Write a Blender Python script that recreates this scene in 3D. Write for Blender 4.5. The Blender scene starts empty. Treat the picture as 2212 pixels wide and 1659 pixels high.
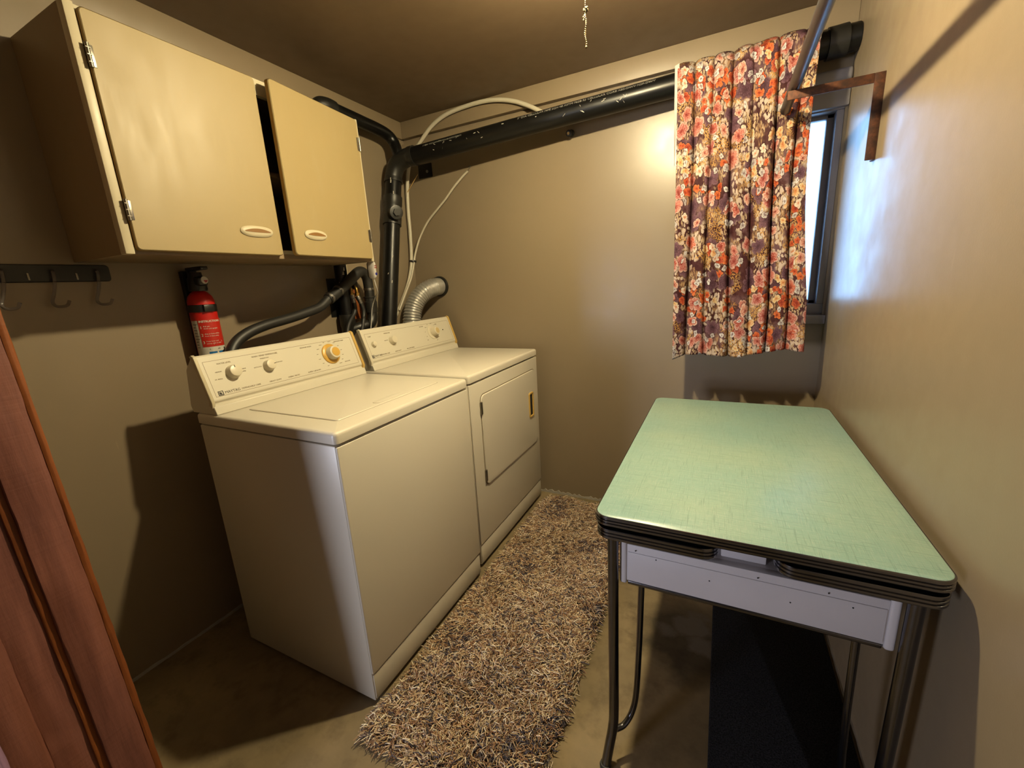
import bpy, bmesh, math, random
import numpy as np
from mathutils import Vector, Matrix, Quaternion
random.seed(7); rng = np.random.default_rng(7)
sc = bpy.context.scene; COL = sc.collection; PI = math.pi

# ------------------------------------------------------------------ materials
def lin(c):
    return tuple(.62*((v/255)/12.92 if v/255 <= .04045 else ((v/255+.055)/1.055)**2.4) for v in c)
class NT:
    def __init__(s, name):
        s.m = bpy.data.materials.new(name); s.m.use_nodes = True
        s.t = s.m.node_tree; s.t.nodes.clear()
        s.out = s.n('ShaderNodeOutputMaterial'); s.p = s.n('ShaderNodeBsdfPrincipled')
        s.l(s.p.outputs[0], s.out.inputs[0])
    def n(s, ty, **kw):
        nd = s.t.nodes.new(ty)
        for k, v in kw.items(): setattr(nd, k, v)
        return nd
    def l(s, a, b): s.t.links.new(a, b)
    def put(s, sock, v):
        if isinstance(v, bpy.types.NodeSocket): s.l(v, sock)
        elif isinstance(v, (tuple, list)) and len(v) == 3 and sock.type == 'RGBA': sock.default_value = (*v, 1)
        else: sock.default_value = v
    def math(s, op, a, b=0.0, c=None, clamp=False):
        nd = s.n('ShaderNodeMath', operation=op, use_clamp=clamp); s.put(nd.inputs[0], a); s.put(nd.inputs[1], b)
        if c is not None: s.put(nd.inputs[2], c)
        return nd.outputs[0]
    def mix(s, f, a, b, mode='MIX'):
        nd = s.n('ShaderNodeMix', data_type='RGBA', blend_type=mode); nd.clamp_factor = True
        s.put(nd.inputs[0], f); s.put(nd.inputs[6], a); s.put(nd.inputs[7], b); return nd.outputs[2]
    def coord(s, kind='Object', scale=(1, 1, 1), loc=(0, 0, 0), rot=(0, 0, 0)):
        c = s.n('ShaderNodeTexCoord'); mp = s.n('ShaderNodeMapping'); s.l(c.outputs[kind], mp.inputs[0])
        mp.inputs['Scale'].default_value = scale; mp.inputs['Location'].default_value = loc; mp.inputs['Rotation'].default_value = rot
        return mp.outputs[0]
    def noise(s, vec, scale, detail=3, rough=.5, out=0, dim='3D'):
        nd = s.n('ShaderNodeTexNoise', noise_dimensions=dim); s.l(vec, nd.inputs['Vector'])
        nd.inputs['Scale'].default_value = scale; nd.inputs['Detail'].default_value = detail; nd.inputs['Roughness'].default_value = rough
        return nd.outputs[out]
    def ramp(s, f, stops, interp='LINEAR'):
        r = s.n('ShaderNodeValToRGB'); r.color_ramp.interpolation = interp; el = r.color_ramp.elements
        while len(el) < len(stops): el.new(.5)
        for e, (p, c) in zip(el, stops):
            e.position = p; e.color = (*c, 1) if isinstance(c, (tuple, list)) else (c, c, c, 1)
        s.put(r.inputs[0], f); return r.outputs[0]
    def range(s, v, a, b, c=0.0, d=1.0):
        nd = s.n('ShaderNodeMapRange'); s.put(nd.inputs[0], v)
        for i, x in enumerate((a, b, c, d)): nd.inputs[i+1].default_value = x
        return nd.outputs[0]
    def bump(s, h, strength=.2, dist=.002):
        b = s.n('ShaderNodeBump'); s.put(b.inputs['Height'], h); b.inputs['Strength'].default_value = strength; b.inputs['Distance'].default_value = dist
        s.l(b.outputs[0], s.p.inputs['Normal'])
    def fin(s, col=None, rough=None, metal=None, spec=None, **kw):
        P = s.p.inputs
        if col is not None: s.put(P['Base Color'], col)
        if rough is not None: s.put(P['Roughness'], rough)
        if metal is not None: s.put(P['Metallic'], metal)
        if spec is not None: s.put(P['Specular IOR Level'], spec)
        for k, v in kw.items(): s.put(P[k], v)
        return s.m
M = {}
def plain(name, c, rough=.5, metal=0, spec=.5, var=.08, scale=12, bump=.03, bdist=.001, **kw):
    t = NT(name); v = t.coord(); n = t.noise(v, scale, 4, .55); c = lin(c)
    col = t.mix(n, tuple(x*(1-var) for x in c), tuple(min(1, x*(1+var)) for x in c))
    if bump: t.bump(t.noise(v, 180, 2), bump, bdist)
    M[name] = t.fin(col, t.range(n, .3, .7, max(.02, rough-.05), rough+.05), metal, spec, **kw); return M[name]

def wall_mat(name, c, rough=.31, var=.07, spec=.5):
    t = NT(name); v = t.coord(); n = t.noise(v, 1.6, 5, .6); n2 = t.noise(v, 14, 3); c = lin(c)
    col = t.mix(n, tuple(x*(1-var) for x in c), tuple(x*(1+var) for x in c))
    sc_ = t.coord(scale=(60, 60, 9)); s_ = t.range(t.noise(sc_, 1, 2), .74, .8)
    col = t.mix(t.math('MULTIPLY', s_, .22), col, tuple(min(1, x*1.5) for x in c))
    col = t.mix(t.math('MULTIPLY', t.range(t.noise(v, 3.1, 6, .65), .55, .75), .18), col, tuple(x*.72 for x in c))
    h = t.math('ADD', t.math('MULTIPLY', n2, .6), t.math('MULTIPLY', t.noise(v, 240, 2), .4)); t.bump(h, .16, .0015)
    M[name] = t.fin(col, t.range(n2, .3, .7, rough-.02, rough+.08), 0, spec)
wall_mat('wall_paint', (157, 140, 115))
wall_mat('ceiling_paint', (130, 108, 82), .42)
wall_mat('trim_paint', (162, 143, 115), .45, .04)
wall_mat('hall_paint', (110, 104, 98), .6)

def floor_mat():
    t = NT('concrete'); v = t.coord()
    n1 = t.noise(v, 2.2, 8, .62); n2 = t.noise(v, 9, 6, .65); n3 = t.noise(v, 70, 3)
    col = t.mix(t.range(n1, .3, .7), lin((120, 106, 80)), lin((174, 152, 114)))
    col = t.mix(t.math('MULTIPLY', t.range(n2, .5, .72), .5), col, lin((84, 72, 54)))
    col = t.mix(t.math('MULTIPLY', t.range(n3, .62, .75), .35), col, lin((150, 130, 100)))
    # blotch of bare cement surrounded by a damp dark ring
    w = t.n('ShaderNodeVectorMath', operation='ADD'); t.l(v, w.inputs[0])
    ns = t.n('ShaderNodeVectorMath', operation='SCALE'); t.l(t.noise(v, 9, 5, .6, 1), ns.inputs[0]); ns.inputs[3].default_value = .14; t.l(ns.outputs[0], w.inputs[1])
    def blob(x, y, r0, r1):
        d = t.n('ShaderNodeVectorMath', operation='DISTANCE'); t.l(w.outputs[0], d.inputs[0]); d.inputs[1].default_value = (x+.07, y+.07, .07)
        return t.range(d.outputs['Value'], r0, r1, 1, 0)
    ring = t.math('MAXIMUM', blob(1.70, -.83, .10, .20), blob(1.745, -.93, .06, .14))
    col = t.mix(t.math('MULTIPLY', ring, .75), col, lin((34, 28, 22)))
    pt = t.math('MAXIMUM', t.math('MAXIMUM', blob(1.735, -.775, .052, .078), blob(1.655, -.84, .022, .046)), blob(1.77, -.86, .024, .05))
    col = t.mix(t.math('MULTIPLY', pt, .7), col, lin((128, 118, 106)))
    t.bump(t.math('ADD', n2, t.math('MULTIPLY', n3, .4)), .25, .003)
    M['concrete'] = t.fin(col, t.range(n2, .3, .7, .55, .8), 0, .35)
floor_mat()

def table_mat():
    t = NT('green_linen_laminate'); base = lin((176, 204, 148))
    a = t.noise(t.coord(scale=(14, 420, 60)), 1, 4, .7); b = t.noise(t.coord(scale=(420, 14, 60)), 1, 4, .7); c = t.noise(t.coord(), 3.0, 4)
    a2 = t.noise(t.coord(scale=(40, 900, 60)), 1, 2, .6); b2 = t.noise(t.coord(scale=(900, 40, 60)), 1, 2, .6)
    col = t.mix(t.range(c, .35, .65), lin((156, 200, 194)), lin((176, 206, 188)))
    dark = t.math('MAXIMUM', t.range(a, .54, .68), t.range(b, .54, .68))
    lite = t.math('MAXIMUM', t.range(a2, .56, .7), t.range(b2, .56, .7))
    col = t.mix(t.math('MULTIPLY', lite, .45), col, lin((222, 232, 220)))
    col = t.mix(t.math('MULTIPLY', dark, .55), col, lin((114, 150, 138)))
    M['green_linen_laminate'] = t.fin(col, t.range(c, .3, .7, .3, .36), 0, .5)
table_mat()

def wood_mat(name, c1, c2, c3):
    t = NT(name); v = t.coord(scale=(30, 30, 1.6))
    n = t.noise(v, 1, 6, .65); n2 = t.noise(t.coord(scale=(9, 9, .9)), 1, 5, .6); n3 = t.noise(t.coord(scale=(1, 1, 110)), 1, 3)
    col = t.mix(t.range(n, .3, .7), lin(c1), lin(c2)); col = t.mix(t.range(n2, .45, .75), col, lin(c3))
    col = t.mix(t.math('MULTIPLY', t.range(n3, .55, .8), .25), col, lin(c1))
    t.bump(t.math('ADD', n, t.math('MULTIPLY', n3, .5)), .5, .003)
    M[name] = t.fin(col, t.range(n, .3, .7, .5, .75), 0, .4)
wood_mat('rough_red_wood', (112, 66, 58), (168, 108, 94), (140, 82, 58))
wood_mat('orange_wood', (120, 62, 22), (176, 98, 36), (140, 74, 28))

def almond(name, c, rough=.305):
    t = NT(name); v = t.coord(); c = lin(c); n = t.noise(v, 2.5, 4)
    col = t.mix(n, tuple(x*.96 for x in c), tuple(min(1, x*1.03) for x in c))
    t.bump(t.noise(v, 3, 2), .05, .004)
    M[name] = t.fin(col, t.range(n, .3, .7, rough-.015, rough+.05), 0, .5)
almond('almond_enamel', (242, 234, 216)); almond('almond_panel', (238, 231, 210), .4)
plain('yellowed_plastic', (226, 186, 100), .4)
plain('cream_plastic', (240, 230, 204), .36)
plain('aged_cream', (228, 204, 150), .4)
plain('gold_plastic', (232, 184, 84), .35)
plain('dark_gap', (18, 16, 14), .8)
plain('grey_print', (140, 122, 92), .6, bump=0)
plain('dark_print', (60, 52, 48), .6, bump=0)
def door_mat():
    t = NT('yellow_laminate'); v = t.coord(); n = t.noise(v, 4, 5, .6); n2 = t.noise(t.coord(scale=(20, 20, 5)), 1, 5, .6)
    col = t.mix(n, lin((180, 158, 108)), lin((188, 167, 119))); col = t.mix(t.math('MULTIPLY', t.range(n2, .55, .75), .3), col, lin((194, 174, 130)))
    t.bump(t.noise(v, 90, 3), .05, .001)
    M['yellow_laminate'] = t.fin(col, t.range(n2, .3, .7, .42, .55), 0, .5)
door_mat()
plain('cream_paint', (226, 214, 182), .45)
plain('worn_edge', (196, 158, 88), .6)
plain('cabinet_paint', (160, 136, 104), .5)
plain('black_abs', (17, 17, 17), .35, spec=.35, var=.06, bump=.03)
plain('black_rubber', (38, 37, 35), .5, var=.15)
plain('black_plastic', (20, 19, 18), .4)
plain('fitting_black', (36, 35, 32), .4, var=.15, scale=40)
plain('pipe_print', (150, 148, 140), .6, bump=0)
plain('white_cable', (224, 216, 194), .4)
plain('white_plastic', (226, 222, 218), .35)
plain('blue_plastic', (28, 40, 150), .35)
plain('red_plastic', (170, 36, 24), .35)
plain('fabric_white', (225, 215, 205), .8)
plain('extinguisher_red', (206, 26, 18), .36)
plain('label_red', (206, 42, 26), .4, bump=0)
plain('label_white', (230, 226, 214), .45, bump=0)
plain('label_blue', (30, 120, 190), .45, bump=0)
plain('apron_white', (230, 223, 224), .45, var=.05)
plain('steel', (170, 168, 164), .36, 1)
plain('nickel', (168, 162, 150), .35, 1)
plain('brass', (176, 140, 76), .35, 1)
plain('aged_chain', (120, 104, 78), .5, 1)
plain('galvanised', (132, 134, 138), .38, 1, var=.15)
plain('window_frame_paint', (152, 148, 154), .5)
plain('chip_white', (214, 208, 194), .7)
plain('caulk_white', (190, 184, 174), .8, var=.2, scale=30)
def chrome():
    t = NT('chrome'); v = t.coord(); n = t.noise(v, 25, 4)
    M['chrome'] = t.fin(t.mix(n, lin((150, 150, 156)), lin((164, 164, 170))), t.range(n, .3, .7, .14, .2), 1)
chrome()
def tube():
    t = NT('dull_chrome'); v = t.coord(); n = t.noise(v, 40, 4)
    M['dull_chrome'] = t.fin(t.mix(n, lin((128, 128, 134)), lin((140, 140, 146))), t.range(n, .3, .7, .17, .24), 1)
tube()
def rust():
    t = NT('rust'); v = t.coord(); n = t.noise(v, 35, 6, .7)
    col = t.ramp(n, [(.3, lin((34, 20, 14))), (.5, lin((82, 46, 26))), (.7, lin((120, 70, 38)))])
    t.bump(n, .3, .001); M['rust'] = t.fin(col, .6, .3)
rust()
def foil():
    t = NT('aluminium_foil'); v = t.coord(); n = t.noise(v, 60, 4, .6)
    t.bump(n, .35, .003); M['aluminium_foil'] = t.fin(t.mix(n, lin((206, 204, 198)), lin((240, 238, 230))), t.range(n, .3, .7, .29, .4), .65)
foil()
def clear():
    t = NT('clear_plastic'); v = t.coord(); n = t.noise(v, 30, 2)
    M['clear_plastic'] = t.fin(lin((205, 195, 190)), t.range(n, .3, .7, .12, .2), 0, .5, **{'Transmission Weight': .85, 'IOR': 1.35})
clear()
def glass():
    t = NT('window_glass'); tr = t.n('ShaderNodeBsdfTransparent'); gl = t.n('ShaderNodeBsdfGlossy'); mx = t.n('ShaderNodeMixShader'); fr = t.n('ShaderNodeFresnel')
    v = t.coord(); n = t.noise(v, 5, 4)
    t.l(t.ramp(n, [(.35, (.84, .91, .97)), (.65, (.93, .97, 1))]), tr.inputs[0]); gl.inputs[1].default_value = .02; fr.inputs[0].default_value = 1.45
    t.l(fr.outputs[0], mx.inputs[0]); t.l(tr.outputs[0], mx.inputs[1]); t.l(gl.outputs[0], mx.inputs[2]); t.l(mx.outputs[0], t.out.inputs[0])
    M['window_glass'] = t.m
glass()
def bulb():
    t = NT('lit_bulb'); e = t.n('ShaderNodeEmission'); e.inputs[0].default_value = (1, .83, .49, 1); e.inputs[1].default_value = 2500
    t.l(e.outputs[0], t.out.inputs[0]); M['lit_bulb'] = t.m
bulb()
def carpet():
    t = NT('dark_carpet'); v = t.coord(); n = t.noise(v, 260, 3, .7); n2 = t.noise(v, 5, 4)
    col = t.mix(t.range(n, .35, .7), lin((24, 24, 26)), lin((74, 74, 78))); col = t.mix(t.math('MULTIPLY', n2, .4), col, lin((36, 36, 40)))
    t.bump(n, 1, .006); M['dark_carpet'] = t.fin(col, .95, 0, .1)
carpet()
def yarn():
    t = NT('yarn'); a = t.n('ShaderNodeVertexColor', layer_name='Col'); v = t.coord(); n = t.noise(v, 300, 2)
    M['yarn'] = t.fin(t.mix(t.math('MULTIPLY', n, .3), a.outputs[0], (.02, .015, .01)), .85, 0, .15)
yarn()

def floral():
    t = NT('floral_cloth')
    uv0 = t.coord('UV')
    # warp a little so the printed outlines are not perfect
    nz = t.n('ShaderNodeTexNoise', noise_dimensions='2D'); t.l(uv0, nz.inputs['Vector']); nz.inputs['Scale'].default_value = 26; nz.inputs['Detail'].default_value = 3
    sb = t.n('ShaderNodeVectorMath', operation='SUBTRACT'); t.l(nz.outputs['Color'], sb.inputs[0]); sb.inputs[1].default_value = (.5, .5, .5)
    sl = t.n('ShaderNodeVectorMath', operation='SCALE'); t.l(sb.outputs[0], sl.inputs[0]); sl.inputs[3].default_value = .026
    ad = t.n('ShaderNodeVectorMath', operation='ADD'); t.l(uv0, ad.inputs[0]); t.l(sl.outputs[0], ad.inputs[1]); uv = ad.outputs[0]
    def vor(vec, scale, rand=1.0, feature='F1'):
        m = t.n('ShaderNodeMapping'); t.l(vec, m.inputs[0])
        if isinstance(scale, tuple): m.inputs['Scale'].default_value = scale[0]; m.inputs['Rotation'].default_value = (0, 0, scale[1]); m.inputs['Location'].default_value = scale[2]
        else: m.inputs['Scale'].default_value = (scale,)*3
        vn = t.n('ShaderNodeTexVoronoi', voronoi_dimensions='2D', feature=feature); t.l(m.outputs[0], vn.inputs['Vector']); vn.inputs['Scale'].default_value = 1; vn.inputs['Randomness'].default_value = rand
        return vn, m.outputs[0]
    n_big = t.noise(uv0, 9, 3, .55, dim='2D'); n_mid = t.noise(uv0, 26, 5, .65, dim='2D'); n_fin = t.noise(uv0, 90, 4, .6, dim='2D')
    maroon = lin((66, 24, 28))
    col = t.mix(t.range(n_mid, .42, .62), maroon, lin((88, 48, 46)))
    # blurry mauve and brown tree-bark areas
    col = t.mix(t.math('MULTIPLY', t.range(t.noise(uv0, 7.3, 4, .6, dim='2D'), .5, .62), .8), col, t.mix(n_fin, lin((96, 62, 74)), lin((150, 116, 118))))
    st = t.noise(t.coord('UV', scale=(120, 34, 1)), 1, 4, .65, dim='2D')
    col = t.mix(t.math('MULTIPLY', t.range(n_big, .52, .6), t.range(st, .42, .6)), col, lin((196, 156, 112)))
    # cream petals strewn on maroon
    vn, _ = vor(uv, ((120, 50, 1), .75, (3, 1, 0)))
    msk = t.math('MULTIPLY', t.range(vn.outputs['Distance'], .42, .34, 0, 1), t.range(t.noise(uv0, 8.1, 2, .5, dim='2D'), .51, .56))
    col = t.mix(msk, col, lin((214, 186, 150)))
    vn, _ = vor(uv, ((56, 46, 1), -.4, (9, 4, 0)))
    msk = t.math('MULTIPLY', t.range(vn.outputs['Distance'], .44, .38, 0, 1), t.range(t.noise(t.coord('UV', loc=(5, 2, 0)), 6.2, 2, .5, dim='2D'), .5, .55))
    col = t.mix(msk, col, lin((226, 204, 186)))
    # gold dots
    vn, _ = vor(uv, 150)
    msk = t.math('MULTIPLY', t.range(vn.outputs['Distance'], .40, .30, 0, 1), t.range(t.noise(t.coord('UV', loc=(2, 7, 0)), 7, 2, .5, dim='2D'), .55, .6))
    col = t.mix(msk, col, t.mix(n_fin, lin((206, 138, 60)), lin((240, 196, 110))))
    def flowers(col, scale, loc, R, petals, thr, stops, rim, heart, clump=None):
        vn, vec = vor(uv, ((scale,)*3, 0, loc), .95)
        d = t.n('ShaderNodeVectorMath', operation='SUBTRACT'); t.l(vec, d.inputs[0]); t.l(vn.outputs['Position'], d.inputs[1])
        sx = t.n('ShaderNodeSeparateXYZ'); t.l(d.outputs[0], sx.inputs[0])
        rc = t.n('ShaderNodeSeparateColor'); t.l(vn.outputs['Color'], rc.inputs[0])
        an = t.math('ADD', t.math('ARCTAN2', sx.outputs[1], sx.outputs[0]), t.math('MULTIPLY', rc.outputs[0], 6.28))
        lob = t.math('POWER', t.math('ABSOLUTE', t.math('COSINE', t.math('MULTIPLY', an, petals/2))), .5)
        # every petal has its own length
        wob = t.math('ADD', t.math('MULTIPLY', t.math('SINE', t.math('ADD', t.math('MULTIPLY', an, 2), t.math('MULTIPLY', rc.outputs[2], 20))), .14), 1.0)
        R0 = t.math('MULTIPLY', t.math('MULTIPLY', t.range(rc.outputs[1], 0, 1, R*.66, R*1.15), wob), t.math('ADD', t.math('MULTIPLY', lob, .36), .64))
        q = t.math('DIVIDE', vn.outputs['Distance'], R0)
        here = t.math('GREATER_THAN', rc.outputs[2], thr)
        if clump:
            cn = t.noise(vn.outputs['Position'], clump[0]/scale, 2, .5, dim='2D'); here = t.math('MULTIPLY', here, t.math('GREATER_THAN', cn, clump[1]))
        on = t.math('MULTIPLY', t.range(q, 1.0, .92, 0, 1), here)
        pc = t.ramp(rc.outputs[1], stops, 'CONSTANT')
        streak = t.noise(uv0, 170, 4, .65, dim='2D')
        pc = t.mix(t.math('MULTIPLY', t.range(streak, .4, .68), .5), pc, rim)
        pc = t.mix(t.math('MULTIPLY', t.range(streak, .52, .36), .45), pc, heart)
        pc = t.mix(t.math('MULTIPLY', t.range(q, .66, .97), .7), pc, rim)
        pc = t.mix(t.math('MULTIPLY', t.range(lob, .6, .1), .7), pc, heart)
        pc = t.mix(t.range(q, .45, .08), pc, heart)
        c2 = t.mix(t.math('MULTIPLY', t.range(q, 1.3, 1.0, 0, 1), t.math('MULTIPLY', here, .55)), col, maroon)
        return t.mix(on, c2, pc)
    O, O2, PK, CR, MV, WH = lin((226, 92, 40)), lin((196, 62, 30)), lin((226, 120, 100)), lin((246, 210, 140)), lin((98, 62, 78)), lin((244, 228, 216))
    col = flowers(col, 11, (4, 2, 0), .44, 6, .40, [(0, MV), (.42, lin((118, 80, 94))), (.72, lin((84, 50, 64)))], lin((142, 106, 118)), lin((70, 40, 52)))
    col = flowers(col, 26, (5.3, 1.7, 0), .52, 5, .10, [(0, O), (.4, O2), (.6, lin((236, 116, 54))), (.85, lin((178, 58, 34)))], lin((246, 150, 88)), lin((150, 44, 22)), (6.0, .56))
    col = flowers(col, 23, (9.4, 6.1, 0), .50, 5, .10, [(0, CR), (.4, WH), (.7, lin((248, 190, 120)))], lin((254, 240, 214)), lin((214, 128, 70)), (5.1, .60))
    col = flowers(col, 13, (8.1, 3.2, 0), .46, 5, .70, [(0, PK), (.3, lin((206, 98, 78))), (.55, lin((196, 92, 84))), (.8, PK)], lin((250, 222, 206)), lin((150, 50, 40)))
    col = flowers(col, 15, (2.6, 11.4, 0), .46, 5, .78, [(0, lin((236, 156, 130))), (.5, O2), (.75, O)], lin((255, 236, 222)), lin((150, 50, 34)))
    col = flowers(col, 30, (1.6, 4.4, 0), .45, 4, .84, [(0, lin((244, 240, 240))), (.5, lin((196, 190, 186)))], lin((255, 250, 246)), lin((120, 90, 96)))
    col = t.mix(.16, col, maroon)
    t.bump(t.noise(uv0, 700, 2, dim='2D'), .08, .001)
    trl = t.n('ShaderNodeBsdfTranslucent'); t.l(col, trl.inputs[0]); mx = t.n('ShaderNodeMixShader'); mx.inputs[0].default_value = .07
    t.l(t.p.outputs[0], mx.inputs[1]); t.l(trl.outputs[0], mx.inputs[2]); t.l(mx.outputs[0], t.out.inputs[0])
    M['floral_cloth'] = t.fin(col, .75, 0, .25)
floral()

# ------------------------------------------------------------------ mesh helpers
def B(): return bmesh.new()
def box(bm, x0, x1, y0, y1, z0, z1, bev=0, seg=2):
    r = bmesh.ops.create_cube(bm, size=1)
    vs = r['verts']
    for v in vs: v.co = Vector(((x0+x1)/2+v.co.x*(x1-x0), (y0+y1)/2+v.co.y*(y1-y0), (z0+z1)/2+v.co.z*(z1-z0)))
    if bev:
        es = list({e for v in vs for e in v.link_edges})
        bmesh.ops.bevel(bm, geom=es, offset=min(bev, .49*min(abs(x1-x0), abs(y1-y0), abs(z1-z0))), segments=seg, profile=.5, affect='EDGES')
    return bm
def smooth_path(pts, n=8):
    """Catmull-Rom through the points."""
    P = [Vector(p) for p in pts]; P = [2*P[0]-P[1]] + P + [2*P[-1]-P[-2]]; out = []
    for i in range(1, len(P)-2):
        a, b, c, d = P[i-1:i+3]
        for k in range(n):
            u = k/n
            out.append(.5*((2*b)+(c-a)*u+(2*a-5*b+4*c-d)*u*u+(3*b-a-3*c+d)*u**3))
    out.append(P[-2].copy()); return out
def tube_(bm, path, r, seg=14, cap=True, flat=None):
    """Sweep a circle along a path; r is a number, a list or a function of 0..1."""
    path = [Vector(p) for p in path]; n = len(path); rings = []
    t0 = (path[1]-path[0]).normalized(); up = Vector((0, 0, 1)) if abs(t0.z) < .9 else Vector((1, 0, 0))
    a = t0.cross(up).normalized(); prev = t0
    for i, p in enumerate(path):
        t = (path[min(i+1, n-1)]-path[max(i-1, 0)]).normalized()
        q = prev.rotation_difference(t); a = (q @ a); a = (a - t*a.dot(t)).normalized(); b = t.cross(a); prev = t
        rr = r(i/(n-1)) if callable(r) else (r[i] if isinstance(r, (list, tuple)) else r)
        rings.append([bm.verts.new(p + (a*math.cos(2*PI*k/seg) + b*math.sin(2*PI*k/seg))*rr) for k in range(seg)])
    for i in range(n-1):
        for k in range(seg):
            bm.faces.new((rings[i][k], rings[i][(k+1) % seg], rings[i+1][(k+1) % seg], rings[i+1][k]))
    if cap: bm.faces.new(rings[0][::-1]); bm.faces.new(rings[-1])
    return bm
def lathe(bm, prof, origin=(0, 0, 0), axis=(0, 0, 1), seg=28, cap=True):
    """prof = [(radius, height)] around an axis."""
    o = Vector(origin); q = Vector((0, 0, 1)).rotation_difference(Vector(axis).normalized()); rings = []
    for r, h in prof:
        r = max(r, 1e-4); rings.append([bm.verts.new(o + q @ Vector((r*math.cos(2*PI*k/seg), r*math.sin(2*PI*k/seg), h))) for k in range(seg)])
    for i in range(len(rings)-1):
        for k in range(seg): bm.faces.new((rings[i][k], rings[i][(k+1) % seg], rings[i+1][(k+1) % seg], rings[i+1][k]))
    if cap: bm.faces.new(rings[0][::-1]); bm.faces.new(rings[-1])
    return bm
def rrect(x0, x1, y0, y1, r, n=6):
    out = []
    for cx, cy, a0 in ((x1-r, y1-r, 0), (x0+r, y1-r, 90), (x0+r, y0+r, 180), (x1-r, y0+r, 270)):
        for k in range(n+1):
            a = math.radians(a0+90*k/n); out.append((cx+r*math.cos(a), cy+r*math.sin(a)))
    return out
def loft(bm, rect, prof, n=6, bottom=True, top=True, fn=None):
    """stack rounded rectangles: prof = [(inset, z)], rect = (x0,x1,y0,y1,r)."""
    x0, x1, y0, y1, r = rect; rings = []; fn = fn or (lambda x, y, z: (x, y, z))
    for ins, z in prof:
        rings.append([bm.verts.new(fn(x, y, z)) for x, y in rrect(x0+ins, x1-ins, y0+ins, y1-ins, max(r-ins, .0008), n)])
    m = len(rings[0])
    for i in range(len(rings)-1):
        for k in range(m): bm.faces.new((rings[i][k], rings[i][(k+1) % m], rings[i+1][(k+1) % m], rings[i+1][k]))
    if bottom: bm.faces.new(rings[0][::-1])
    if top: bm.faces.new(rings[-1])
    return bm
def prism(bm, prof, y0, y1):
    """profile [(x,z)] extruded along y."""
    a = [bm.verts.new((x, y0, z)) for x, z in prof]; b = [bm.verts.new((x, y1, z)) for x, z in prof]; n = len(prof)
    for k in range(n): bm.faces.new((a[k], a[(k+1) % n], b[(k+1) % n], b[k]))
    bm.faces.new(a[::-1]); bm.faces.new(b); return bm
_origin = {}
def obj(name, bm, mat, parent=None, loc=None, sharp=35, bevel=0):
    """Link one mesh object; vertices are given in world coordinates."""
    bmesh.ops.recalc_face_normals(bm, faces=bm.faces)
    me = bpy.data.meshes.new(name); bm.to_mesh(me); bm.free()
    return link(name, me, mat, parent, loc, sharp, bevel)
def link(name, me, mat, parent=None, loc=None, sharp=35, bevel=0):
    o = bpy.data.objects.new(name, me); COL.objects.link(o)
    base = Vector(loc) if loc else (_origin[parent] if parent else Vector((0, 0, 0)))
    me.transform(Matrix.Translation(-base))
    if parent: o.parent = parent
    o.location = base - (_origin[parent] if parent else Vector((0, 0, 0)))
    _origin[o] = base
    if mat: me.materials.append(M[mat])
    for p in me.polygons: p.use_smooth = True
    me.set_sharp_from_angle(angle=math.radians(sharp))
    if bevel:
        m = o.modifiers.new('edge', 'BEVEL'); m.width = bevel; m.segments = 2; m.limit_method = 'ANGLE'; m.angle_limit = math.radians(40); m.harden_normals = False
    return o
def tag(o, label, cat, group=None):
    o['label'] = label; o['category'] = cat
    if group: o['group'] = group
    return o
def thing(name, label, cat, loc, group=None):
    o = bpy.data.objects.new(name, None); COL.objects.link(o); o.location = loc; o.empty_display_size = .05; _origin[o] = Vector(loc)
    return tag(o, label, cat, group)
def struct(o, label=None):
    o['kind'] = 'structure'
    if label: o['label'] = label
    return o
def sroot(name, loc, label=None):
    o = bpy.data.objects.new(name, None); COL.objects.link(o); o.location = loc; o.empty_display_size = .05; _origin[o] = Vector(loc)
    return struct(o, label)
def text_bm(s, size, fn, bm=None, align='LEFT', bold=0, space=1.0):
    """Letters as thin solid shapes; fn maps (u, v, w) of the lettering to world coordinates."""
    cu = bpy.data.curves.new('t', 'FONT'); cu.body = s; cu.size = size; cu.align_x = align; cu.align_y = 'CENTER'; cu.extrude = .0004; cu.offset = bold; cu.resolution_u = 2; cu.space_character = space
    o = bpy.data.objects.new('t', cu); COL.objects.link(o); dg = bpy.context.evaluated_depsgraph_get(); me = o.evaluated_get(dg).to_mesh()
    bm = bm or B(); vs = [bm.verts.new(fn(*v.co)) for v in me.vertices]
    for p in me.polygons:
        try: bm.faces.new([vs[i] for i in p.vertices])
        except ValueError: pass
    o.evaluated_get(dg).to_mesh_clear(); bpy.data.objects.remove(o); bpy.data.curves.remove(cu); return bm

# ------------------------------------------------------------------ the room
W, H = 2.17, 2.237
YF, YR = -1.935, -4.6        # doorway partition, far wall of the adjoining room
struct(obj('floor', box(B(), -1.4, W+.1, YR-.1, .12, -.1, 0), 'concrete', loc=(0, 0, 0)), 'bare concrete floor with dark stains')
struct(obj('ceiling', box(B(), -1.4, W+.1, YR-.1, .12, H, H+.1), 'ceiling_paint', loc=(0, 0, H)), 'taupe painted ceiling')
struct(obj('wall_left', box(B(), -.1, 0, -2.055, .12, 0, H), 'wall_paint'), 'taupe painted wall behind the cabinet and washer')
struct(obj('wall_right', box(B(), W, W+.1, YR-.1, .12, 0, H), 'wall_paint'), 'taupe painted wall beside the green table')
b = B(); WX0, WX1, WZ0, WZ1 = 1.60, 2.16, 1.076, 1.90
box(b, 0, WX0, 0, .12, 0, 2.122); box(b, WX1, W, 0, .12, 0, 2.122); box(b, WX0, WX1, 0, .12, 0, WZ0); box(b, WX0, WX1, 0, .12, WZ1, 2.122)
box(b, 0, W, .02, .12, 2.122, H)
struct(obj('wall_back', b, 'wall_paint'), 'taupe painted wall with the window')
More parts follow.
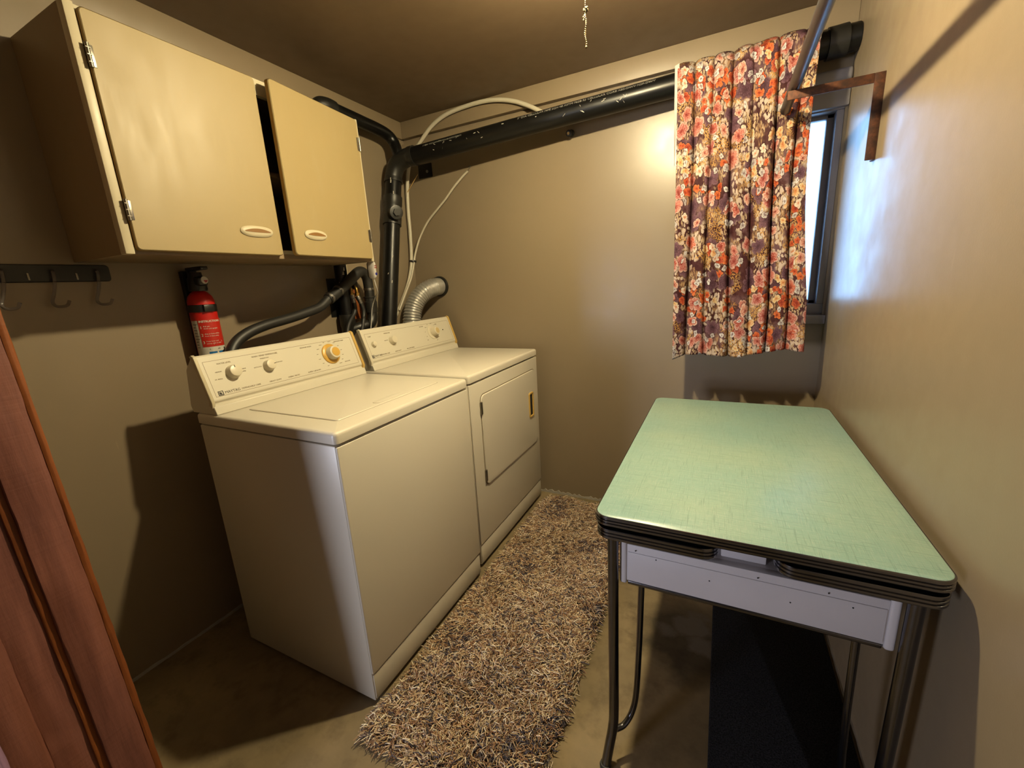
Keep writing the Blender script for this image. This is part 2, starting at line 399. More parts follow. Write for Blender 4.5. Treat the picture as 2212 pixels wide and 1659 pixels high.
b = B(); box(b, 0, .46, -2.055, YF, 0, H); box(b, .46, W, -2.055, YF, 2.06, H); box(b, -1.3, 0, -2.055, -1.99, 0, H)
struct(obj('wall_front', b, 'wall_paint'))
struct(obj('wall_rear', box(B(), -1.4, W, YR-.1, YR, 0, H), 'hall_paint'))
struct(obj('wall_hall', box(B(), -1.4, -1.3, YR, -1.99, 0, H), 'hall_paint'))
struct(obj('trim_1', box(B(), 0, .014, YF, 0, 2.146, H, .003), 'trim_paint'), 'flat board along the top of the left wall')
struct(obj('trim_2', box(B(), .014, W, -.012, .02, 2.146, H, .003), 'trim_paint'), 'flat board along the top of the window wall')
# ragged strips of bare white along the bottom of the walls
def ragged(p0, p1, nrm, h0, h1, n):
    b = B(); p0, p1, nrm = Vector(p0), Vector(p1), Vector(nrm); rows = []
    for i in range(n+1):
        p = p0.lerp(p1, i/n); h = random.uniform(h0, h1); d = random.uniform(.003, .006)
        rows.append([b.verts.new(p+Vector((0, 0, .0))), b.verts.new(p+nrm*d), b.verts.new(p+nrm*d+Vector((0, 0, h))), b.verts.new(p+Vector((0, 0, h)))])
    for a, c in zip(rows, rows[1:]):
        for k in range(4): b.faces.new((a[k], a[(k+1) % 4], c[(k+1) % 4], c[k]))
    b.faces.new(rows[0]); b.faces.new(rows[-1][::-1]); return b
struct(obj('baseboard_left', ragged((0, YF, 0), (0, 0, 0), (1, 0, 0), .008, .013, 90), 'caulk_white'), 'thin white strip along the foot of the left wall')
struct(obj('baseboard_back', ragged((.006, 0, 0), (W, 0, 0), (0, -1, 0), .008, .024, 150), 'caulk_white'), 'ragged white strip along the foot of the window wall')
struct(obj('baseboard_right', ragged((W, -.006, 0), (W, YF, 0), (-1, 0, 0), .003, .007, 90), 'caulk_white'), 'thin white line along the foot of the right wall')

# window
w = sroot('window_1', (1.87, .03, 1.076), 'grey framed window behind the floral curtain')
b = B(); box(b, WX0, WX1, .0, .10, WZ0, 1.12, .003); box(b, WX0, WX1, .0, .10, 1.865, WZ1, .003)
box(b, WX0, 1.65, .0, .10, 1.12, 1.865, .003); box(b, 2.135, WX1, .0, .10, 1.12, 1.865, .003)
obj('window_frame', b, 'window_frame_paint', w)
b = B(); box(b, 1.65, 1.67, .045, .075, 1.12, 1.865, .002); box(b, 2.112, 2.135, .045, .075, 1.12, 1.865, .002); box(b, 1.65, 2.135, .045, .075, 1.12, 1.135, .002); box(b, 1.65, 2.135, .045, .075, 1.85, 1.865, .002)
obj('sash', b, 'window_frame_paint', w)
obj('pane', box(B(), 1.67, 2.112, .056, .060, 1.135, 1.85), 'window_glass', w)
obj('window_sill', box(B(), 1.57, W-.001, -.032, 0, 1.036, 1.074, .004), 'window_frame_paint', w)
b = B(); box(b, 1.57, W-.001, -.022, 0, 1.87, 1.945, .006); box(b, 1.57, W-.001, -.034, 0, 1.955, 2.0, .012, 3)
obj('window_head', b, 'window_frame_paint', w)
obj('window_casing', box(B(), 1.565, 1.602, -.016, 0, 1.074, 1.87, .003), 'window_frame_paint', w)

# wooden post of the doorway, nearest the camera, leaning a little
def lean(x, z): return x - .066*(z-.2)
def board(b, x0, x1, y0, y1, bev=.004, z1=2.06):
    box(b, x0, x1, y0, y1, 0, z1, bev, 2)
    es = [e for e in b.edges if abs(e.verts[0].co.z-e.verts[1].co.z) > .5]
    bmesh.ops.subdivide_edges(b, edges=es, cuts=60)
    for v in b.verts: v.co.x += random.uniform(-.0007, .0007); v.co.y += random.uniform(-.0007, .0007)
    return b
dr = sroot('door_1', (.56, -2.0, 0), 'rough reddish wooden door post in the near left corner')
def slant(o):
    for v in o.data.vertices:
        z = v.co.z; v.co.x += -.066*(z-.2)
    return o
slant(obj('door_edge', board(B(), .465, .614, -1.940, -1.926, .006), 'orange_wood', dr))  # orange colour carries the lamp's warm light along the post's edge
slant(obj('door_stop', board(B(), .465, .613, -2.003, -1.938), 'rough_red_wood', dr))
slant(obj('door_groove', board(B(), .465, .604, -2.016, -2.001, .003), 'orange_wood', dr))
slant(obj('door_jamb', board(B(), .465, .598, -2.073, -2.013), 'rough_red_wood', dr))
slant(obj('door_casing', board(B(), .465, .603, -2.120, -2.070, .006), 'rough_red_wood', dr))

# ------------------------------------------------------------------ washer and dryer
def face_fn(P0, y_dir=1):
    V = Vector((-.051, 0, .151)).normalized(); N = Vector((V.z, 0, -V.x)); P0 = Vector(P0)
    return lambda u, v, w=0: P0 + Vector((0, 1, 0))*u + V*v + N*w
def profile_console(b, y0, y1, top=True):
    return prism(b, [(.195, .914), (.186, .935), (.208, 1.058), (.252, 1.102), (.262, 1.105), (.268, 1.100), (.316, .957), (.312, .950), (.312, .945), (.322, .940), (.330, .914)], y0, y1)
def knob(name, fn, u, v, r, h, mat, parent, taper=.9, mark=None, ang=90):
    o = fn(u, v, 0); ax = fn(0, 0, 1)-fn(0, 0, 0)
    b = lathe(B(), [(r*1.0, 0), (r, h*.15), (r*.97, h*.3), (r*taper, h*.85), (r*(taper-.06), h*.97), (r*(taper-.14), h)], o, ax, 36)
    k = obj(name, b, mat, parent, sharp=30)
    if mark:
        a = math.radians(ang); mb = B()
        c, s_ = math.cos(a), math.sin(a)
        def mf(x, y, z): return fn(u + c*x - s_*y, v + s_*x + c*y, h+z)
        r_ = bmesh.ops.create_cube(mb, size=1)
        for vv in r_['verts']: vv.co = mf(r*.62+vv.co.x*r*.34, vv.co.y*.0022, vv.co.z*.0008+.0002)
        obj('pointer', mb, mark, k)
    return k
def texts(name, items, fn, mat, parent):
    b = B()
    for s, u, v, size in items:
        text_bm(s, size, lambda x, y, z: fn(u+x, v+y, .0012+z), b)
    return obj(name, b, mat, parent)
def line_frame(b, fn, u0, u1, v0, v1, t=.0012):
    for (a0, a1, c0, c1) in ((u0, u1, v0, v0+t), (u0, u1, v1-t, v1), (u0, u0+t, v0, v1), (u1-t, u1, v0, v1)):
        vs = [b.verts.new(fn(p, q, w)) for w in (.0002, .0011) for p, q in ((a0, c0), (a1, c0), (a1, c1), (a0, c1))]
        for f in ((0, 1, 2, 3), (7, 6, 5, 4), (0, 4, 5, 1), (1, 5, 6, 2), (2, 6, 7, 3), (3, 7, 4, 0)): b.faces.new([vs[i] for i in f])
    return b
def ticks(b, fn, u, v, r0, r1, n, a0, a1):
    for i in range(n):
        a = math.radians(a0+(a1-a0)*i/(n-1)); L = random.uniform(.6, 1)
        text_bm('ooooo'[:random.choice((3, 4, 5))], .0052, lambda x, y, z: fn(u+math.cos(a)*r1*1.15+x-.006, v+math.sin(a)*r1+y, .0012+z), b)
    return b
def machine(name, label, y0, y1, xf, zb, washer):
    t = thing(name, label, name, (.54, (y0+y1)/2, 0)); xb = .22; zs = .878
    # body with a recessed toe panel
    b = B(); box(b, xb, xf-.006, y0, y1, .014+zb, zs-.003, .006); obj('body', b, 'almond_enamel', t)
    b = B(); box(b, xf-.008, xf, y0+.001, y1-.001, .118+zb, zs-.006, .005, 3); fp = obj('front_panel', b, 'almond_enamel', t)
    obj('toe_panel', box(B(), xf-.012, xf-.0035, y0+.004, y1-.004, .022+zb, .112+zb, .003), 'almond_enamel', t)
    b = B(); [lathe(b, [(.016, 0), (.016, .006), (.012, .007), (.012, .018+zb)], (x, y, 0), seg=14) for x in (xb+.05, xf-.06) for y in (y0+.05, y1-.05)]
    box(b, xb+.03, xf-.02, y0+.02, y1-.02, .008, .016+zb, 0); obj('foot', b, 'dark_gap', t)
    # top
    b = B(); loft(b, (xb-.006, xf+.003, y0-.002, y1+.002, .014), [(.004, zs), (.0, zs+.003), (0, .902), (.0015, .908), (.005, .912), (.010, .914)]); top = obj('top_panel', b, 'almond_enamel', t, sharp=50)
    if washer:
        b = B(); loft(b, (.368, .785, -1.412, -.915, .012), [(.0, .9142), (.0, .9146), (.002, .9166), (.006, .9172)]); lid = obj('lid', b, 'almond_enamel', t)
        b = B(); loft(b, (.366, .787, -1.414, -.913, .013), [(.0, .9136), (.0, .9141)]); obj('lid_gap', b, 'grey_print', t)
        b = B(); loft(b, (.745, .775, -1.235, -1.085, .012), [(.0, .917), (.0, .9185), (.004, .9195)]); obj('lid_grip', b, 'almond_enamel', lid)
    else:
        b = B()
        for e, z in ((0, .0), (.0, .0)): pass
        fn = lambda y, z, w: (xf+w, y, z)
        loft(b, (-.712, -.105, .378, .812, .032), [(0, -.001), (0, .0005)], fn=fn); obj('door_gap', b, 'grey_print', t)
        b = B(); loft(b, (-.708, -.109, .382, .808, .029), [(0, -.001), (0, .003), (.002, .0055), (.006, .0062)], fn=fn); d = obj('door', b, 'almond_enamel', t)
        b = B(); loft(b, (-.212, -.152, .548, .690, .012), [(0, .005), (0, .010), (.004, .012), (.010, .011), (.013, .0055)], fn=fn, top=False, bottom=False); obj('handle', b, 'yellowed_plastic', d)
        b = B(); loft(b, (-.200, -.164, .560, .678, .006), [(0, .0055), (0, .0066)], fn=fn); obj('handle_recess', b, 'dark_gap', d)
        for z in (.432, .752):
            b = B(); box(b, xf+.001, xf+.009, -.717, -.703, z-.028, z+.028, .002); obj('hinge', b, 'nickel', d)
    # console
    cb = B(); profile_console(cb, y0+.004, y1-.004); con = obj('console', cb, 'almond_panel' if not washer else 'almond_panel', t, sharp=25, bevel=.002)
    fn = face_fn((.316, 0, .957))
    V = .143
    b = B()
    pts = [(y0+.012, .004), (y1-.012, .004), (y1-.012, V-.002), (y0+.012, V-.002)]
    vs = [b.verts.new(fn(p, q, w_)) for w_ in (.0, .0010) for p, q in pts]
    for f in ((3, 2, 1, 0), (4, 5, 6, 7), (0, 1, 5, 4), (1, 2, 6, 5), (2, 3, 7, 6), (3, 0, 4, 7)): b.faces.new([vs[i] for i in f])
    cp = obj('control_panel', b, 'almond_panel', t)
    # end caps, yellowed with age
    for ya, yb, mt in ((y0, y0+.010, 'cream_paint' if washer else 'cream_plastic'), (y1-.012, y1, 'yellowed_plastic')):
        b = prism(B(), [(.250, 1.104), (.262, 1.109), (.273, 1.103), (.323, .953), (.318, .936), (.300, .945), (.306, .957), (.256, 1.096)], ya, yb); obj('end_cap', b, mt, t, bevel=.0015)
    obj('border_line', line_frame(B(), fn, y0+.022, y1-.026, .012, V-.010), 'grey_print', cp)
    return t, fn, cp
wt, fn, cp = machine('washer', 'almond top-loading washing machine nearest the camera, with three control knobs', -1.4935, -.832, .8638, 0, True)
knob('knob', fn, -1.392, .083, .0235, .026, 'cream_plastic', wt, .88, 'dark_print', 95)
knob('knob', fn, -1.264, .080, .0205, .024, 'cream_plastic', wt, .88, 'dark_print', 5)
b = lathe(B(), [(.043, 0), (.043, .003), (.040, .006), (.030, .008)], fn(-.985, .076, .001), fn(0, 0, 1)-fn(0, 0, 0), 40); obj('dial', b, 'gold_plastic', wt)
k = knob('timer_knob', fn, -.985, .076, .029, .036, 'cream_plastic', wt, .94)
b = lathe(B(), [(.019, 0), (.019, .0012), (.017, .0018)], fn(-.985, .076, .036), fn(0, 0, 1)-fn(0, 0, 0), 32); obj('knob_cap', b, 'gold_plastic', k)
texts('lettering', [('WATER LEVEL', -1.432, .119, .0075), ('WASH / RINSE TEMPERATURE', -1.312, .121, .0075), ('REGULAR WASH', -1.115, .122, .007), ('PERMANENT PRESS', -.948, .124, .006),
    ('MEDIUM', -1.446, .092, .0055), ('EX. SMALL', -1.455, .068, .0055), ('LARGE', -1.362, .087, .0055), ('SUPER', -1.364, .078, .0055), ('WARM/COLD', -1.285, .110, .0055), ('HOT/COLD', -1.318, .082, .0055), ('COLD/COLD', -1.238, .086, .0055),
    ('DEPENDABLE CARE', -1.385, .021, .0078), ('HEAVY DUTY', -1.283, .021, .0078), ('FABRIC MATIC', -1.208, .021, .0078), ('SUPER CAPACITY', -1.12, .021, .0078), ('DELICATES', -.93, .030, .006)], fn, 'grey_print', cp)
obj('dial_print', ticks(B(), fn, -.985, .076, .03, .054, 14, -60, 240), 'grey_print', cp)
def badge(fn, u, v, s, parent):
    b = B(); 
    for (a0, a1, c0, c1) in ((0, 1, 0, .14), (0, 1, .86, 1), (0, .14, 0, 1), (.86, 1, 0, 1), (.24, .44, .3, .76), (.46, .64, .3, .68), (.24, .78, .2, .3)):
        vs = [b.verts.new(fn(u+p*s, v+q*s*.95, w)) for w in (.0008, .0016) for p, q in ((a0, c0), (a1, c0), (a1, c1), (a0, c1))]
        for f in ((3, 2, 1, 0), (4, 5, 6, 7), (0, 1, 5, 4), (1, 2, 6, 5), (2, 3, 7, 6), (3, 0, 4, 7)): b.faces.new([vs[i] for i in f])
    return obj('badge', b, 'dark_print', parent)
badge(fn, -1.462, .014, .0165, cp)
texts('maker_lettering', [('MAYTAG', -1.441, .021, .0125)], fn, 'dark_print', cp)
dt, fn2, cp2 = machine('dryer', 'almond front-loading clothes dryer against the window wall, with a square door', -.7908, -.0665, .8455, .0025, False)
knob('button', fn2, -.735, .078, .0125, .016, 'cream_plastic', dt, .95)
knob('knob', fn2, -.605, .079, .021, .024, 'cream_plastic', dt, .88)
b = lathe(B(), [(.040, 0), (.040, .002), (.036, .003)], fn2(-.268, .079, .001), fn2(0, 0, 1)-fn2(0, 0, 0), 40); obj('dial', b, 'cream_plastic', dt)
k = knob('timer_knob', fn2, -.262, .079, .026, .036, 'cream_plastic', dt, .94)
b = lathe(B(), [(.016, 0), (.016, .0012), (.014, .0018)], fn2(-.262, .079, .036), fn2(0, 0, 1)-fn2(0, 0, 0), 32); obj('knob_cap', b, 'aged_cream', k)
obj('signal_lamp', lathe(B(), [(.003, 0), (.003, .003), (.001, .004)], fn2(-.165, .082, .001), fn2(0, 0, 1)-fn2(0, 0, 0), 12), 'dark_print', dt)
texts('lettering', [('START', -.752, .117, .0068), ('TEMPERATURE', -.645, .120, .0068), ('AUTO DRY', -.365, .121, .0068), ('TIMED', -.225, .121, .0068), ('OFF', -.335, .040, .006), ('DEPENDABLE CARE', -.715, .021, .0075), ('HEAVY DUTY', -.61, .021, .0075), ('BIG LOAD DRYER', -.52, .021, .0075), ('REGULAR', -.655, .085, .0055)], fn2, 'grey_print', cp2)
obj('dial_print', ticks(B(), fn2, -.268, .079, .03, .052, 10, -70, 200), 'grey_print', cp2)
badge(fn2, -.770, .014, .0155, cp2); texts('maker_lettering', [('MAYTAG', -.751, .021, .0115)], fn2, 'dark_print', cp2)

# ------------------------------------------------------------------ wall cabinet
CY0, CY1, CZ0, CZ1, CX = -1.6166, -.688, 1.412, 1.9995, .3104
c = thing('wall_cabinet', 'wall cabinet with two yellow doors above the washer, right door ajar', 'cabinet', (0.0, -1.15, CZ0))
b = B(); box(b, .002, CX-.018, CY0, CY0+.018, CZ0-.001, CZ1); box(b, .002, CX-.018, CY1-.016, CY1, CZ0-.001, CZ1); box(b, .003, CX-.002, CY0+.001, CY1-.001, CZ0, CZ0+.016); box(b, .003, CX-.018, CY0+.001, CY1-.001, CZ1-.019, CZ1-.001); box(b, .001, .008, CY0+.002, CY1-.002, CZ0+.002, CZ1-.002)
obj('carcass', b, 'cabinet_paint', c)
obj('shelf', box(B(), .008, CX-.03, CY0+.018, CY1-.016, 1.70, 1.716), 'cabinet_paint', c)
b = B(); box(b, CX-.018, CX+.012, CY0-.001, CY0+.021, CZ0-.001, CZ1, .003); box(b, CX-.018, CX+.010, CY1-.012, CY1+.001, CZ0-.001, CZ1, .004, 3); box(b, CX-.018, CX-.001, CY0+.02, CY1-.012, CZ1-.05, CZ1); box(b, CX-.018, CX-.003, CY0+.02, CY1-.012, CZ0+.014, CZ0+.03)
obj('face_frame', b, 'cream_paint', c)
def cab_door(name, yl, yr, z0, z1, mat, hinge_y=None, swing=0, x=CX):
    """leaf built flat at x, then turned about its hinge line."""
    b = B(); loft(b, (yl, yr, z0, z1, .013), [(0, 0), (0, .014), (.001, .0165), (.003, .018)], fn=lambda y, z, w: (x+.002+w, y, z))
    R = Matrix.Translation((x, hinge_y or 0, 0)) @ Matrix.Rotation(swing, 4, 'Z') @ Matrix.Translation((-x, -(hinge_y or 0), 0))
    for v in b.verts: v.co = R @ v.co
    d = obj(name, b, mat, c)
    e = B(); loft(e, (yl-.0006, yr+.0006, z0-.0006, z1+.0006, .0135), [(0, .001), (0, .0145)], fn=lambda y, z, w: (x+.002+w, y, z), top=False, bottom=False)
    for v in e.verts: v.co = R @ v.co
    obj('edge_band', e, 'worn_edge', d)
    return d, R
def pull(d, R, y, z, L=.115, Hh=.036, x=CX+.02):
    b = B(); n = 40
    # boat-shaped escutcheon ; the shade of its slot is a raised brown plate
    def el(a, b_, k): return [(y+a*math.copysign(abs(math.cos(t))**.75, math.cos(t)), z+b_*math.copysign(abs(math.sin(t))**.9, math.sin(t))) for t in [2*PI*i/n for i in range(n)]]
    rings = [(L/2, Hh/2, 0), (L/2, Hh/2, .003), (L/2-.003, Hh/2-.003, .006), (L/2-.008, Hh/2-.007, .0078)]
    rv = [[b.verts.new(R @ Vector((x+w, p, q))) for p, q in el(a, bb, 0)] for a, bb, w in rings]
    for i in range(len(rv)-1):
        for k in range(n): b.faces.new((rv[i][k], rv[i][(k+1) % n], rv[i+1][(k+1) % n], rv[i+1][k]))
    b.faces.new(rv[0][::-1]); b.faces.new(rv[-1])
    h = obj('handle', b, 'cream_paint', d)
    s = B(); top = []; bot = []
    for i in range(25):
        u = -1+2*i/24; yy = y+u*L*.39; top.append((yy, z+.0005+.0085*(1-u*u))); bot.append((yy, z-.0035+.0015*(u*u)))
    for (a, c_) in (((.0076), (.0088)),):
        vt = [[s.verts.new(R @ Vector((x+w, p, q))) for p, q in top+bot[::-1]] for w in (a, c_)]
        m = len(vt[0])
        for k in range(m): s.faces.new((vt[0][k], vt[0][(k+1) % m], vt[1][(k+1) % m], vt[1][k]))
        s.faces.new(vt[0][::-1]); s.faces.new(vt[1])
    obj('handle_slot_shade', s, 'grip_shade', h)
plain('grip_shade', (150, 106, 50), .6)
def hinge(y, z, parent, sgn):
    b = B(); tube_(b, [(CX+.0225, y, z-.027), (CX+.0225, y, z+.027)], .0045, 12)
    box(b, CX+.019, CX+.0215, y, y+sgn*.012, z-.025, z+.025, .001)
    for dz in (-.016, 0, .016): box(b, CX+.0175, CX+.0272, y-.005, y+.005, z+dz-.0006, z+dz+.0006)
    obj('hinge', b, 'nickel', parent)
d1, R1 = cab_door('door', -1.593, -1.152, 1.421, 1.992, 'yellow_laminate')
pull(d1, R1, -1.240, 1.497)
hinge(-1.594, 1.884, d1, 1); hinge(-1.594, 1.524, d1, 1)
d2, R2 = cab_door('door', -1.133, -.704, 1.421, 1.992, 'yellow_laminate', -.704, math.radians(5.2))
pull(d2, R2, -1.028, 1.498, .108)
hinge(-.703, 1.895, d2, -1); hinge(-.703, 1.520, d2, -1)

# ------------------------------------------------------------------ black drain pipes
def wrapped_text(s, p0, p1, r, ang, size, start):
    """lettering printed on a pipe, reading along it."""
    p0, p1 = Vector(p0), Vector(p1); ax = (p1-p0).normalized(); up = (Vector((0, 0, 1))-ax*ax.z).normalized(); out = ax.cross(up); out = out if out.y < 0 else -out
    def fn(x, y, z):
        a = ang + y/r; return p0 + ax*(start+x) + (out*math.cos(a)+up*math.sin(a))*(r+.0006+z)
    return text_bm(s, size, fn)
mp = thing('drain_pipe', 'thick black drain pipe along the window wall, turning down behind the dryer', 'pipe', (.09, -.2, 1.9))
PA, PB = (.19, -.188, 1.982), (2.165, -.062, 2.078); PR = .0445
obj('pipe', tube_(B(), [PA, PB], PR, 32), 'black_abs', mp)
el = smooth_path([(.23, -.1855, 1.984), (.17, -.19, 1.979), (.112, -.198, 1.952), (.085, -.206, 1.90), (.0845, -.213, 1.862)], 8)
obj('elbow', tube_(B(), el, [.050 if (i < 5 or i > len(el)-6) else .0465 for i in range(len(el))], 32), 'fitting_black', mp)
obj('pipe', tube_(B(), [(.0845, -.213, 1.865), (.0865, -.405, 1.02)], PR, 32), 'black_abs', mp)
vd = (Vector((.0865, -.405, 1.02))-Vector((.0845, -.213, 1.865))).normalized()
def along(z): return Vector((.0845, -.213, 1.865)) + vd*((z-1.865)/vd.z)
b = B(); lathe(b, [(.0445, 0), (.051, 0), (.051, .045), (.0475, .05), (.0475, .10), (.051, .105), (.051, .155), (.0445, .155)], along(1.785), vd, 32); obj('tee', b, 'fitting_black', mp)
n_ = Vector((.80, -.55, -.12)).normalized(); q0 = along(1.700)+n_*.02
b = B(); lathe(b, [(.033, 0), (.033, .05), (.036, .05), (.036, .065), (.030, .066)], q0, n_, 24); lathe(b, [(.021, 0), (.0195, .014)], q0+n_*.064, n_, 6); obj('cleanout_plug', b, 'fitting_black', mp)
obj('coupling', lathe(B(), [(.0445, -.03), (.052, -.03), (.052, .03), (.0445, .03)], (2.10, -.066, 2.0745), Vector(PB)-Vector(PA), 32), 'fitting_black', mp)
b = wrapped_text('3" DIA CELLULAR PIPE SCH 40 ASTM F628-93 CELLULAR CORE ABS-DWV NSF-DWV', PA, PB, PR, .62, .017, .66); obj('lettering', b, 'pipe_print', mp)
b = wrapped_text('3" DIA CELLULAR PIPE SCH 40 ASTM F628-93', PA, PB, PR, .50, .012, .12); obj('lettering', b, 'pipe_print', mp)
# scratches
b = B()
for i in range(26):
    x = random.uniform(.35, 1.35); a = random.uniform(-.5, .5); p = Vector(PA).lerp(Vector(PB), (x-.19)/1.975); L = random.uniform(.004, .014); da = random.uniform(-.25, .25); w_ = random.uniform(.0006, .0016)
    vs = []
    for dx, s_ in ((0, -1), (0, 1), (1, 1), (1, -1)):
        aa = a+dx*da; vs.append(b.verts.new(p+Vector((dx*L, 0, s_*w_))+Vector((0, -math.cos(aa), math.sin(aa)))*(PR+.0007)))
    b.faces.new(vs)
for i in range(8):
    z = random.choice((random.uniform(1.76, 1.86), random.uniform(1.2, 1.62))); p = along(z); a = random.uniform(-.5, .35); L = random.uniform(.006, .028); w_ = random.uniform(.001, .0025); vs = []
    for dz, s_ in ((0, -1), (0, 1), (1, 1), (1, -1)):
        aa = a+s_*w_/PR+dz*.12; vs.append(b.verts.new(p+Vector((0, 0, dz*L))+vd*0+Vector((math.cos(aa-.75), math.sin(aa-.75), 0))*(PR+.0012)+Vector((0, -dz*L*.22, 0))))
    b.faces.new(vs)
obj('paint_scratches', b, 'chip_white', mp)
vp = thing('vent_pipe', 'thinner black vent pipe running under the ceiling board above the cabinet', 'pipe', (.08, -.4, 2.11))
path = smooth_path([(.078, -.59, 2.122), (.08, -.40, 2.117), (.083, -.24, 2.108), (.096, -.192, 2.075), (.118, -.193, 2.02), (.125, -.193, 1.985)], 8)
obj('pipe', tube_(B(), path, .030, 24), 'black_abs', vp)
e2 = smooth_path([(.078, -.575, 2.122), (.077, -.615, 2.124), (.066, -.645, 2.118), (.058, -.652, 2.09), (.056, -.652, 2.06)], 6)
obj('elbow', tube_(B(), e2, .036, 24), 'fitting_black', vp)
obj('pipe', tube_(B(), [(.056, -.652, 2.09), (.054, -.650, 1.17)], .030, 24), 'black_abs', vp)
b = B(); lathe(b, [(.030, 0), (.038, 0), (.038, .07), (.035, .075), (.035, .14), (.038, .145), (.038, .2), (.03, .2)], (.054, -.65, .97), (0, 0, 1), 24); obj('coupling', b, 'fitting_black', vp)
b = B()
for (z, a) in ((1.385, .3), (1.365, .1), (1.315, -.7), (1.30, -.5)):
    vs = []
    for dz, s_ in ((0, -1), (0, 1), (1, .6), (1, -.2)):
        aa = a+s_*.16; vs.append(b.verts.new((.055+math.cos(aa-.5)*.0312, -.650+math.sin(aa-.5)*.0312, z+dz*.016)))
    b.faces.new(vs)
obj('paint_scratches', b, 'chip_white', vp)
tp = thing('trap', 'black drain trap with upright standpipe behind the washer', 'drain trap', (.1, -.55, 1.1))
path = smooth_path([(.06, -.645, 1.09), (.085, -.61, 1.10), (.098, -.58, 1.105), (.104, -.545, 1.115), (.104, -.527, 1.145), (.102, -.524, 1.185)], 8)
obj('trap_bend', tube_(B(), path, .027, 24), 'fitting_black', tp)
b = B(); lathe(b, [(.027, 0), (.033, 0), (.033, .055), (.030, .058), (.030, .075), (.034, .076), (.034, .083), (.026, .083), (.026, .105)], (.102, -.524, 1.17), (0, 0, 1), 24); obj('standpipe', b, 'fitting_black', tp)

def clamp(parent, p, d, r, name='hose_clamp'):
    b = lathe(B(), [(r, -.006), (r+.002, -.006), (r+.002, .006), (r, .006)], p, d, 24); p = Vector(p)
    o = Vector(d).normalized().cross(Vector((0, 0, 1))).normalized(); box(b, p.x+r-.002, p.x+r+.008, p.y-.008, p.y+.004, p.z-.006, p.z+.006, .001); obj(name, b, 'steel', parent)
hs = thing('drain_hose', 'thick black rubber drain hose arching from the standpipe to the washer', 'hose', (.12, -.9, 1.2))
path = smooth_path([(.125, -.80, 1.262), (.125, -.863, 1.221), (.122, -.95, 1.199), (.12, -1.034, 1.183), (.12, -1.13, 1.168), (.122, -1.21, 1.146), (.127, -1.27, 1.112), (.140, -1.31, 1.055), (.160, -1.33, .97), (.195, -1.33, .90), (.222, -1.33, .86)], 8)
obj('hose', tube_(B(), path, .0205, 20), 'black_rubber', hs)
path = smooth_path([(.102, -.524, 1.255), (.102, -.523, 1.30), (.105, -.530, 1.345), (.112, -.555, 1.372), (.118, -.59, 1.378), (.122, -.64, 1.352), (.124, -.71, 1.306), (.125, -.775, 1.270), (.125, -.812, 1.252)], 8)
obj('gooseneck', tube_(B(), path, .0255, 20), 'black_rubber', hs)
clamp(hs, (.1245, -.745, 1.2885), (0, -.065, -.035), .0255); clamp(hs, (.125, -.802, 1.2585), (0, -.065, -.035), .0255); clamp(hs, (.102, -.5235, 1.29), (0, 0, 1), .0255)
for i, (cc, y, lab, pth) in enumerate((('red_plastic', -.628, 'left black supply hose hanging from the brass tap with red handle', [(.085, -.628, 1.262), (.090, -.624, 1.22), (.092, -.632, 1.18), (.105, -.695, 1.12), (.125, -.74, 1.05), (.15, -.80, .95), (.18, -.86, .86), (.221, -.87, .80)]), ('blue_plastic', -.590, 'right black supply hose hanging from the brass tap with blue handle', [(.087, -.592, 1.255), (.094, -.578, 1.21), (.097, -.576, 1.17), (.108, -.605, 1.11), (.128, -.655, 1.04), (.155, -.75, .92), (.18, -.86, .80), (.221, -.90, .72)]))):
    v = thing('water_tap', 'brass water tap with %s handle behind the washer' % ('red', 'blue')[i], 'tap', (.0, y, 1.30), 'washer water taps')
    b = B(); tube_(b, [(0, y, 1.305), (.07, y, 1.305)], .009, 16); tube_(b, smooth_path([(.06, y, 1.307), (.08, y, 1.298), (.084, y, 1.27)], 6), .0095, 16); lathe(b, [(.013, 0), (.013, .014), (.010, .016)], (.084, y, 1.260), (0, 0, 1), 6); obj('tap_body', b, 'brass', v)
    b = B(); lathe(b, [(.004, 0), (.004, .016), (.018, .016), (.019, .021), (.017, .025), (.004, .026)], (.05, y, 1.313), (0, 0, 1), 18); obj('handle', b, cc, v)
    h = thing('supply_hose', lab, 'hose', pth[0], 'washer supply hoses')
    obj('hose', tube_(B(), smooth_path(pth, 8), .0105, 16), 'black_rubber', h)
    dv = Vector(pth[1])-Vector(pth[0]); obj('coupling', lathe(B(), [(.0125, -.004), (.0135, 0), (.0135, .014), (.011, .016), (.011, .036)], pth[0], dv, 16), 'steel', h)
obj_ = obj('wall_box', box(B(), 0, .003, -.70, -.50, 1.16, 1.352, .001), 'black_plastic'); tag(obj_, 'black rectangle on the left wall behind the taps', 'wall plate')
obj_ = obj('wood_block', box(B(), .003, .028, -.575, -.515, 1.14, 1.30, .002), 'orange_wood'); tag(obj_, 'small bare wooden block behind the taps', 'wood block')

